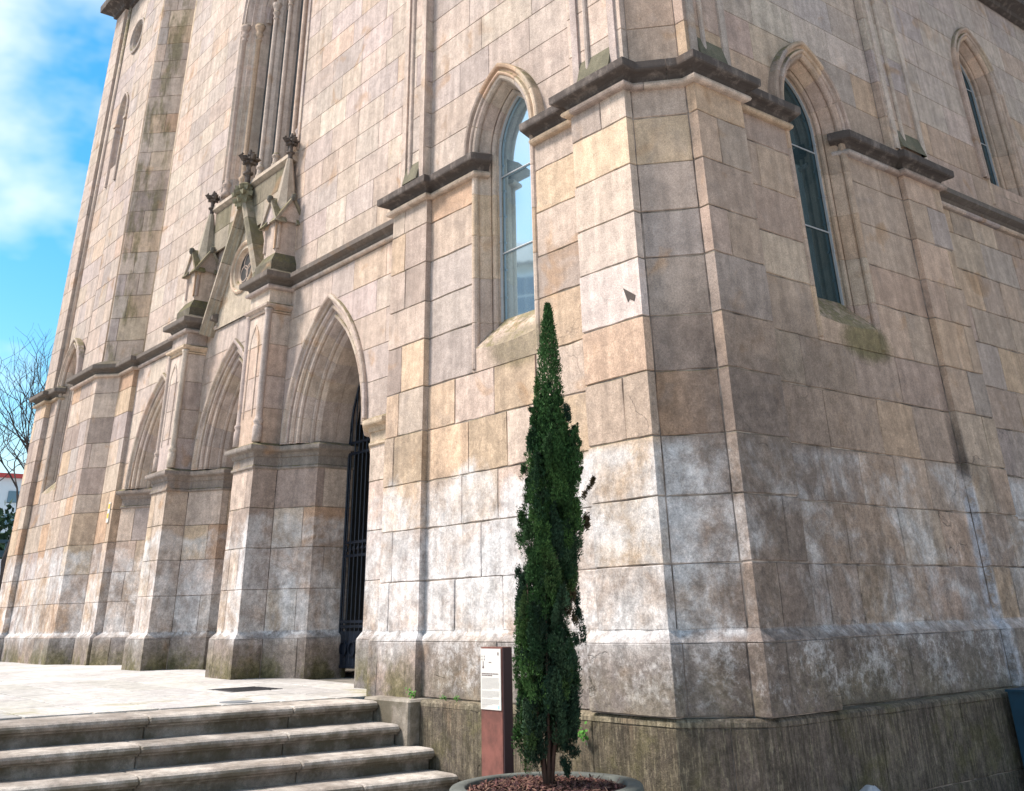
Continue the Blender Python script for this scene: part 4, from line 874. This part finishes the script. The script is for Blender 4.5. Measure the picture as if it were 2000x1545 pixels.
# crown outline: (height, left extent, right extent) in metres about the trunk axis
prof_c = [(0.62, -0.114, 0.147), (0.714, -0.202, 0.212), (0.858, -0.236, 0.238), (1.053, -0.24, 0.26), (1.253, -0.235, 0.278), (1.458, -0.223, 0.297), (1.669, -0.195, 0.288), (1.885, -0.19, 0.304), (2.106, -0.18, 0.332), (2.334, -0.167, 0.353), (2.568, -0.149, 0.353), (2.808, -0.108, 0.327), (3.013, -0.068, 0.269), (3.181, -0.033, 0.242), (3.352, -0.01, 0.223), (3.57, 0.023, 0.215), (3.748, 0.052, 0.191), (3.93, 0.085, 0.162), (4.069, 0.122, 0.131)]
def ext(z):
    for a, b in zip(prof_c, prof_c[1:]):
        if a[0] <= z <= b[0]: f = (z - a[0]) / (b[0] - a[0]); return a[1] + (b[1] - a[1]) * f, a[2] + (b[2] - a[2]) * f
    return (0, 0)
RT = Vector((.73, .68)); FW = Vector((-.68, .73))
tree = thing('conifer_tree', 'slim dark green columnar conifer in the round planter before the church corner', 'tree', (PX, PY, .5))
tb = MB(); AX = Vector((PX + .03, PY, 0))
tb.tube([AX + Vector((0, 0, .45)), AX + Vector((.01, .01, .75)), AX + Vector((.03, .03, 1.2)), AX + Vector((.02, .02, 1.8)), AX + Vector((0, 0, 2.8)), AX + Vector((0, 0, 3.6))], [.045, .036, .032, .026, .016, .006], 8)
part('trunk', tb, M_BARK, tree, smooth=True)
for i in range(7):
    a = i * .9 + .3; q = MB(); c, s_ = math.cos(a), math.sin(a); top = R.uniform(1.1, 1.9)
    q.tube([AX + Vector((.02 * c, .02 * s_, .46)), AX + Vector((.05 * c, .05 * s_, .7)), AX + Vector((.13 * c, .13 * s_, top * .65)), AX + Vector((.17 * c, .17 * s_, top))], [.016, .013, .010, .004], 6); part('stem', q, M_BARK, tree, smooth=True)
fo = MB(); zmin, zmax = prof_c[0][0], prof_c[-1][0]
def tuft(c, up, size, col):
    for _ in range(4):
        d = (up + Vector((R.gauss(0, .5), R.gauss(0, .5), R.gauss(0, .35)))).normalized() * size * R.uniform(.6, 1.25); s_ = d.cross(Vector((R.gauss(0, 1), R.gauss(0, 1), R.gauss(0, .4)))).normalized() * size * R.uniform(.12, .22); k = R.uniform(.75, 1.3); base = c + Vector((R.gauss(0, .3), R.gauss(0, .3), R.gauss(0, .3))) * size
        fo.add([base - s_ * .4, base + s_ * .4, base + d * .6 + s_, base + d, base + d * .6 - s_], [(0, 1, 2, 3, 4)], tuple(q * k for q in col))
def clump(c, z, h, cr, col, dens=1.):
    n = int((80 + 3100 * h * cr * 6) * dens); lean = Vector((R.gauss(0, .05), R.gauss(0, .05)))
    sub = [(R.uniform(0, 6.283), R.uniform(.05, .95), R.uniform(.35, .6), R.uniform(.8, 1.3)) for _ in range(max(3, int(h * 26)))]
    for _ in range(n):
        sa, st_, sr, sk = R.choice(sub); t_ = min(1, max(0, st_ + R.gauss(0, .07))); prf = math.sin(math.pi * min(1, t_ * .9 + .1) ** .75) ** .6 * (1 - .35 * t_); cc = Vector((math.cos(sa), math.sin(sa), 0)) * cr * prf * .55
        a = R.uniform(0, 6.283); q = Vector((math.cos(a), math.sin(a), R.gauss(0, .5))) * cr * sr * prf * math.sqrt(R.uniform(.2, 1)); off = cc + q; rr = Vector((off.x, off.y)).length
        p = Vector((c.x + lean.x * t_, c.y + lean.y * t_, z + h * t_)) + off; dirr = Vector((off.x, off.y, 0)).normalized() if rr > 1e-4 else Vector((1, 0, 0)); k = (.35 + .85 * min(1.2, rr / max(cr * prf, .001))) * sk  # tufts darken towards the clump axis: inner shade put into the leaf colour
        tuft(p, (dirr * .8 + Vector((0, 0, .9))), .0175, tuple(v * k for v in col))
def cone_fill(z0, n):      # fine smooth spire at the top
    for _ in range(n):
        z = z0 + (zmax - .03 - z0) * R.random() ** 1.15; l, r = ext(z); w = (r - l) / 2 * .96; a = R.uniform(0, 6.283); q = math.sqrt(R.uniform(.1, 1)); rr = w * q * (1 + .12 * noise.noise(Vector((z * 9, a * 1.5, 0))))
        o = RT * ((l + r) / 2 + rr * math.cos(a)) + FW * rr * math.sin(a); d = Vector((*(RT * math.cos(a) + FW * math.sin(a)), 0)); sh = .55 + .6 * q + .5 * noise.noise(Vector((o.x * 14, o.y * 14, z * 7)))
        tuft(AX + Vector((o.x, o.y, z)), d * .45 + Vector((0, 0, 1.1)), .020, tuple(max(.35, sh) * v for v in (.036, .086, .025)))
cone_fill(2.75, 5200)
for i in range(165):
    z = zmin + (zmax - zmin - .27) * ((i + R.random()) / 150) ** 1.05; l, r = ext(z + .15); w = (r - l) / 2; mid = (l + r) / 2
    if w < .02: continue
    a = R.uniform(0, 6.283) if R.random() < .4 else R.uniform(math.pi, 2 * math.pi); cr = max(.030, min(.085, w * .36)) * (R.uniform(.75, 1.25) if z < 2.9 else R.uniform(.7, .9)); rad = max(0, min(w * R.uniform(.6, .95), w - cr * .75)); h = R.uniform(.25, .6) * (1 if z < 3 else .5)
    if z > 3.15: continue
    if z > 2.6: h *= .7; rad *= .8
    if 1.0 < z < 1.5 and abs(math.cos(a) - .15) < .16 and math.sin(a) < 0 and R.random() < .6: continue
    c = AX + Vector((*(RT * (mid + rad * math.cos(a)) + FW * rad * math.sin(a)), 0))
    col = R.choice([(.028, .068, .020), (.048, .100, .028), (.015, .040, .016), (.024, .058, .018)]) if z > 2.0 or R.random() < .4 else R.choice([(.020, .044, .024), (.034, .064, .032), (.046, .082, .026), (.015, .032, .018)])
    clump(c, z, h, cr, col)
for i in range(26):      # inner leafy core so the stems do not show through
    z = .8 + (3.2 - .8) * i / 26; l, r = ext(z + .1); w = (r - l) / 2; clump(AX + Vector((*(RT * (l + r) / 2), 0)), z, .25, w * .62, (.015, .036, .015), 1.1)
def side_clump(u, z, h, cr, col, depth=0.):
    c = AX + Vector((*(RT * u + FW * depth), 0)); clump(c, z - h / 2, h, cr, col)
G1, G2, BR = (.034, .080, .021), (.020, .044, .026), (.060, .046, .024)
for a in ((0.255, 3.097, 0.16, 0.05, G2), (0.265, 2.849, 0.1, 0.03, G1), (0.297, 2.727, 0.3, 0.045, G1), (-0.181, 1.389, 0.55, 0.055, G1), (-0.212, 0.922, 0.5, 0.05, G1), (-0.191, 1.152, 0.3, 0.05, G2), (-0.146, 0.826, 0.45, 0.06, G1), (0.186, 0.794, 0.25, 0.06, G2), (0.157, 0.661, 0.2, 0.055, G2), (0.271, 1.563, 0.35, 0.06, G2), (0.232, 1.186, 0.4, 0.05, G2), (-0.122, 0.987, 0.5, 0.07, G1), (-0.071, 0.794, 0.4, 0.06, G2), (0.234, 1.776, 0.25, 0.04, BR), (0.243, 1.633, 0.2, 0.035, BR), (0.336, 2.257, 0.22, 0.035, BR), (0.352, 2.469, 0.2, 0.032, BR)): side_clump(*a, depth=R.uniform(-.12, .02))
part('foliage', fo, M_LEAF, tree, kind='stuff'); print('foliage faces', len(fo.f))

# ------------------------------------------------------------------ small plants rooted in the joints
def weed(name, label, x, y, z, s, nrm, group=None, upright=False):
    t = thing(name, label, 'weed', (x, y, z), group); lf = MB(); st = MB(); nv = Vector(nrm)
    for i in range(7 if not upright else 4):
        a = R.uniform(-1.2, 1.2); d = (nv + Vector((math.sin(a) * (1 if abs(nrm[0]) < .5 else 0), math.sin(a) * (1 if abs(nrm[0]) > .5 else 0), R.uniform(.3, 1.5) if not upright else 2.5))).normalized(); b = Vector((x, y, z)); e = b + d * s * R.uniform(.5, 1)
        st.tube([b, (b + e) / 2 + Vector((0, 0, s * .08)), e], [.003, .002, .0015], 4)
        for j in range(7):
            p = b.lerp(e, R.uniform(.3, 1.05)) + Vector((R.gauss(0, .1), R.gauss(0, .1), R.gauss(0, .1))) * s; u = Vector((R.gauss(0, 1), R.gauss(0, 1), R.gauss(0, .5))).normalized() * s * .2; v = u.cross(nv + Vector((.1, 0, .8))).normalized() * s * .10; k = R.uniform(.7, 1.4)
            lf.add([p, p + u * .5 + v, p + u, p + u * .5 - v], [(0, 1, 2, 3)], (.07 * k, .20 * k, .03 * k))
    part('stem', st, M_LEAF, t); part('leaf', lf, M_LEAF, t, kind='stuff')
weed('weed', 'small leafy weed at the foot of the buttress corner above the cheek block', -3.62, -.02, .86, .12, (0, -1, 0))
weed('weed', 'low weed on the ledge to the left of the information post, farther from it', -3.05, -.02, .865, .07, (0, -1, 0)); weed('weed', 'low weed on the ledge just left of the information post', -2.85, -.02, .865, .07, (0, -1, 0))
weed('weed', 'thin upright weed growing from a joint of the base wall right of the conifer', -.95, -.075, .62, .16, (0, -1, 0), upright=True)
# plaque on the turret, bag on the ground, cabinet at the right
t = thing('wall_notice', 'small white and yellow striped notice on the wall beside the left portal', 'notice', (-15.62, .48, 3.6))
part('plate', MB().box(-15.68, -15.56, .478, .492, 3.42, 3.80), M_PANEL, t)
M_YEL = simple('yellow_print', (.75, .45, .05), .5); m_ = MB()
for k in range(2): m_.box(-15.66, -15.57, .474, .477, 3.50 + k * .18, 3.59 + k * .18)
part('stripes', m_, M_YEL, t)
t = thing('utility_cabinet', 'dark blue painted metal cabinet against the base wall at the right edge', 'cabinet', (.84, 4.3, 0))
M_BLUE = simple('dark_teal_paint', (.012, .05, .085), .45, .1, 6, .15)
part('body', slab(MB(), .68, 1.0, 3.88, 4.7, .0, .85, .01), M_BLUE, t); part('door', slab(MB(), 1.002, 1.012, 3.92, 4.66, .06, .81, .004), M_BLUE, t); part('lid', slab(MB(), .67, 1.02, 3.86, 4.72, .851, .872, .008), M_BLUE, t); part('handle', MB().box(1.013, 1.03, 3.98, 4.01, .4, .5), M_LEAD, t)
t = thing('litter', 'crumpled translucent plastic bag on the ground by the base wall', 'plastic bag', (.80, 1.25, .0))
m_ = MB(); n = 14; vs = []
for i in range(7):
    for k in range(n): a = 2 * math.pi * k / n; t_ = i / 6; rr = .17 * math.sqrt(max(.02, 1 - (t_ * .98) ** 2.6)) * R.uniform(.92, 1.08); vs.append((.80 + rr * math.cos(a), 1.25 + rr * math.sin(a), .37 * t_ + R.uniform(-.006, .006)))
m_.add(vs, [(i * n + k, i * n + (k + 1) % n, (i + 1) * n + (k + 1) % n, (i + 1) * n + k) for i in range(6) for k in range(n)] + [tuple(6 * n + k for k in range(n))], (.6, .62, .65)); part('bag', m_, simple('white_plastic', (.30, .30, .31), .35), t)

# ------------------------------------------------------------------ far background at the left
t = thing('apartment_block', 'pale blue-white apartment block with a red roof edge in the far left distance', 'building', (-120, 16, 0))
M_WH = simple('white_facade', (.62, .66, .68), .8); M_WIN = simple('far_window', (.12, .2, .25), .2); M_RED = simple('red_roof_edge', (.45, .06, .05), .7)
part('wall', MB().box(-122, -110, -14, 26, 0, 15.2), M_WH, t); part('roof_edge', MB().box(-122.4, -109.5, -14.4, 26.4, 15.2, 15.6), M_RED, t)
for fl in range(6):
    for k in range(13):
        y_ = -8 + k * 2.4; o = part('window', MB().box(-110.0, -109.9, y_, y_ + 1.2, 1.6 + fl * 2.25, 2.7 + fl * 2.25), M_WIN, t)
t = thing('retaining_wall', 'low white wall with a dark railing at the far left edge', 'wall', (-52, 5, 0))
part('wall', MB().box(-52.3, -52, -6, 40, 0, 4.6), simple('white_wall_paint', (.7, .7, .7), .8), t)
m_ = MB()
for k in range(60): m_.box(-52.2, -52.1, -6 + k * .75, -5.9 + k * .75, 4.6, 5.4)
m_.box(-52.2, -52.1, -6, 40, 5.35, 5.5); m_.box(-52.2, -52.1, -6, 40, 4.7, 5.0); part('railing', m_, simple('dark_teal_rail', (.02, .06, .08), .5), t)
t = thing('hedge', 'dark evergreen shrubs behind the railing at the far left', 'hedge', (-60, 5, 0)); m_ = MB()
for i in range(5000):
    p = Vector((-60 + R.gauss(0, 1.0), R.uniform(-3, 14), R.uniform(4, 7.6) + R.gauss(0, .3))); u = Vector((R.gauss(0, 1), R.gauss(0, 1), R.gauss(0, 1))).normalized() * .22; v = u.cross(Vector((R.random(), R.random(), R.random()))).normalized() * .16; k = R.uniform(.5, 1.5); m_.add([p - u, p - v, p + u, p + v], [(0, 1, 2, 3)], (.03 * k, .06 * k, .03 * k))
part('foliage', m_, M_LEAF, t, kind='stuff')
t = thing('street_sign', 'small red and yellow road sign on a pole at the far left edge', 'road sign', (-44, 4.2, 0))
part('pole', MB().tube([(-44, 4.2, 0), (-44, 4.2, 6.2)], .05, 8), M_LEAD, t); part('sign_plate', MB().box(-43.94, -43.9, 3.95, 4.45, 5.0, 5.45), M_YEL, t); part('red_plate', MB().box(-43.94, -43.9, 3.95, 4.45, 4.6, 4.95), M_RED, t)
def bare_tree(x, y, zb, zt, seed, name, label, spread=1., lev=6):
    r = random.Random(seed); t = thing(name, label, 'tree', (x, y, zb)); tw = MB(); tr = MB(); h0 = (zt - zb)
    def grow(p, d, l, rad, lv, mb):
        pts = [p]; q = Vector(p); dd = Vector(d)
        for _ in range(3): dd = (dd + Vector((r.gauss(0, .12), r.gauss(0, .12), r.gauss(0, .06) + .10))).normalized(); q = q + dd * l / 3; pts.append(q.copy())
        mb.tube(pts, [rad, rad * .88, rad * .76, rad * .64], 6 if lv < 2 else 4, cap=False)
        if lv >= lev: return
        for i in range(3 if lv < 4 else 2):
            nd_ = (dd + Vector((r.gauss(0, .55), r.gauss(0, .55), r.gauss(0, .25))) * spread).normalized(); b = pts[-1] if i < 2 else pts[2]
            grow(b, nd_, l * r.uniform(.68, .9), rad * .62, lv + 1, tw)
    grow(Vector((x, y, zb)), Vector((.0, .0, 1)), h0 * .24, h0 * .013, 0, tr)
    part('trunk', tr, M_TWIG, t); part('branches', tw, M_TWIG, t, kind='stuff')
bare_tree(-39, 4.9, 1.0, 13.6, 5, 'bare_tree', 'leafless tree with fine upright branches behind the left end of the church', 1.0, 7)

# ------------------------------------------------------------------ houses across the square (outside the frame, mirrored in the window glass)
def house(name, label, O, ax, w, dpt, h, floors, bays, wallc, balcony=True):
    t = thing(name, label, 'building', (*O, 0)); a = Vector(ax).normalized(); n = Vector((a.y, -a.x)); O = Vector(O)
    def bx(mb, u0, u1, d0, d1, z0, z1): mb.add([(*(O + a * u + n * d), z) for z in (z0, z1) for d in (d0, d1) for u in (u0, u1)], [(0, 2, 3, 1), (4, 5, 7, 6), (0, 1, 5, 4), (2, 6, 7, 3), (0, 4, 6, 2), (1, 3, 7, 5)])
    m_ = MB(); bx(m_, -w / 2, w / 2, -dpt, 0, 0, h); part('wall', m_, simple('render_' + name, wallc, .85), t)
    m_ = MB(); q = [(-w / 2 - .4, .5, h), (w / 2 + .4, .5, h), (w / 2 + .4, -dpt - .4, h), (-w / 2 - .4, -dpt - .4, h), (-w / 2 + 1.5, -dpt / 2, h + 3), (w / 2 - 1.5, -dpt / 2, h + 3)]
    m_.add([(*(O + a * u + n * d), z) for u, d, z in q], [(0, 1, 5, 4), (1, 2, 5), (2, 3, 4, 5), (3, 0, 4), (3, 2, 1, 0)]); part('roof', m_, simple('slate_roof', (.10, .09, .10), .7), t)
    m_ = MB(); bx(m_, w * .2, w * .2 + .9, -dpt / 2 - .4, -dpt / 2 + .4, h + 1, h + 4.5); part('chimney', m_, simple('chimney_brick', (.40, .10, .06), .8), t)
    mw = simple('gallery_glass', (.08, .16, .22), .08, .5); mf = simple('gallery_white', (.75, .77, .78), .6)
    for f in range(floors):
        z0 = 1.0 + (h - 1) * f / floors
        for b in range(bays):
            u = -w / 2 + w * (b + .5) / bays; m_ = MB(); bx(m_, u - .95, u + .95, 0, .25, z0 + .5, z0 + (h - 1) / floors - .45); wf = part('window', m_, mf, t)
            m_ = MB()
            for k in (-1, 0, 1):
                for r_ in (0, 1): bx(m_, u - .27 + k * .6, u + .27 + k * .6, .26, .28, z0 + .62 + r_ * 1.0, z0 + 1.5 + r_ * .95)
            part('pane', m_, mw, wf)
house('gallery_house', 'white galleried town house across the square, outside the frame', (-25.5, -24.5), (-.75, .66), 17, 9, 16.5, 5, 6, (.72, .68, .60))
house('town_house', 'tall grey town house across the side street, outside the frame', (19.5, 27), (.45, -.9), 44, 9, 24, 6, 12, (.09, .09, .09))
bare_tree(10.5, 17.5, 0, 13, 11, 'bare_tree', 'leafless street tree in the side street, outside the frame', 1.0, 6)
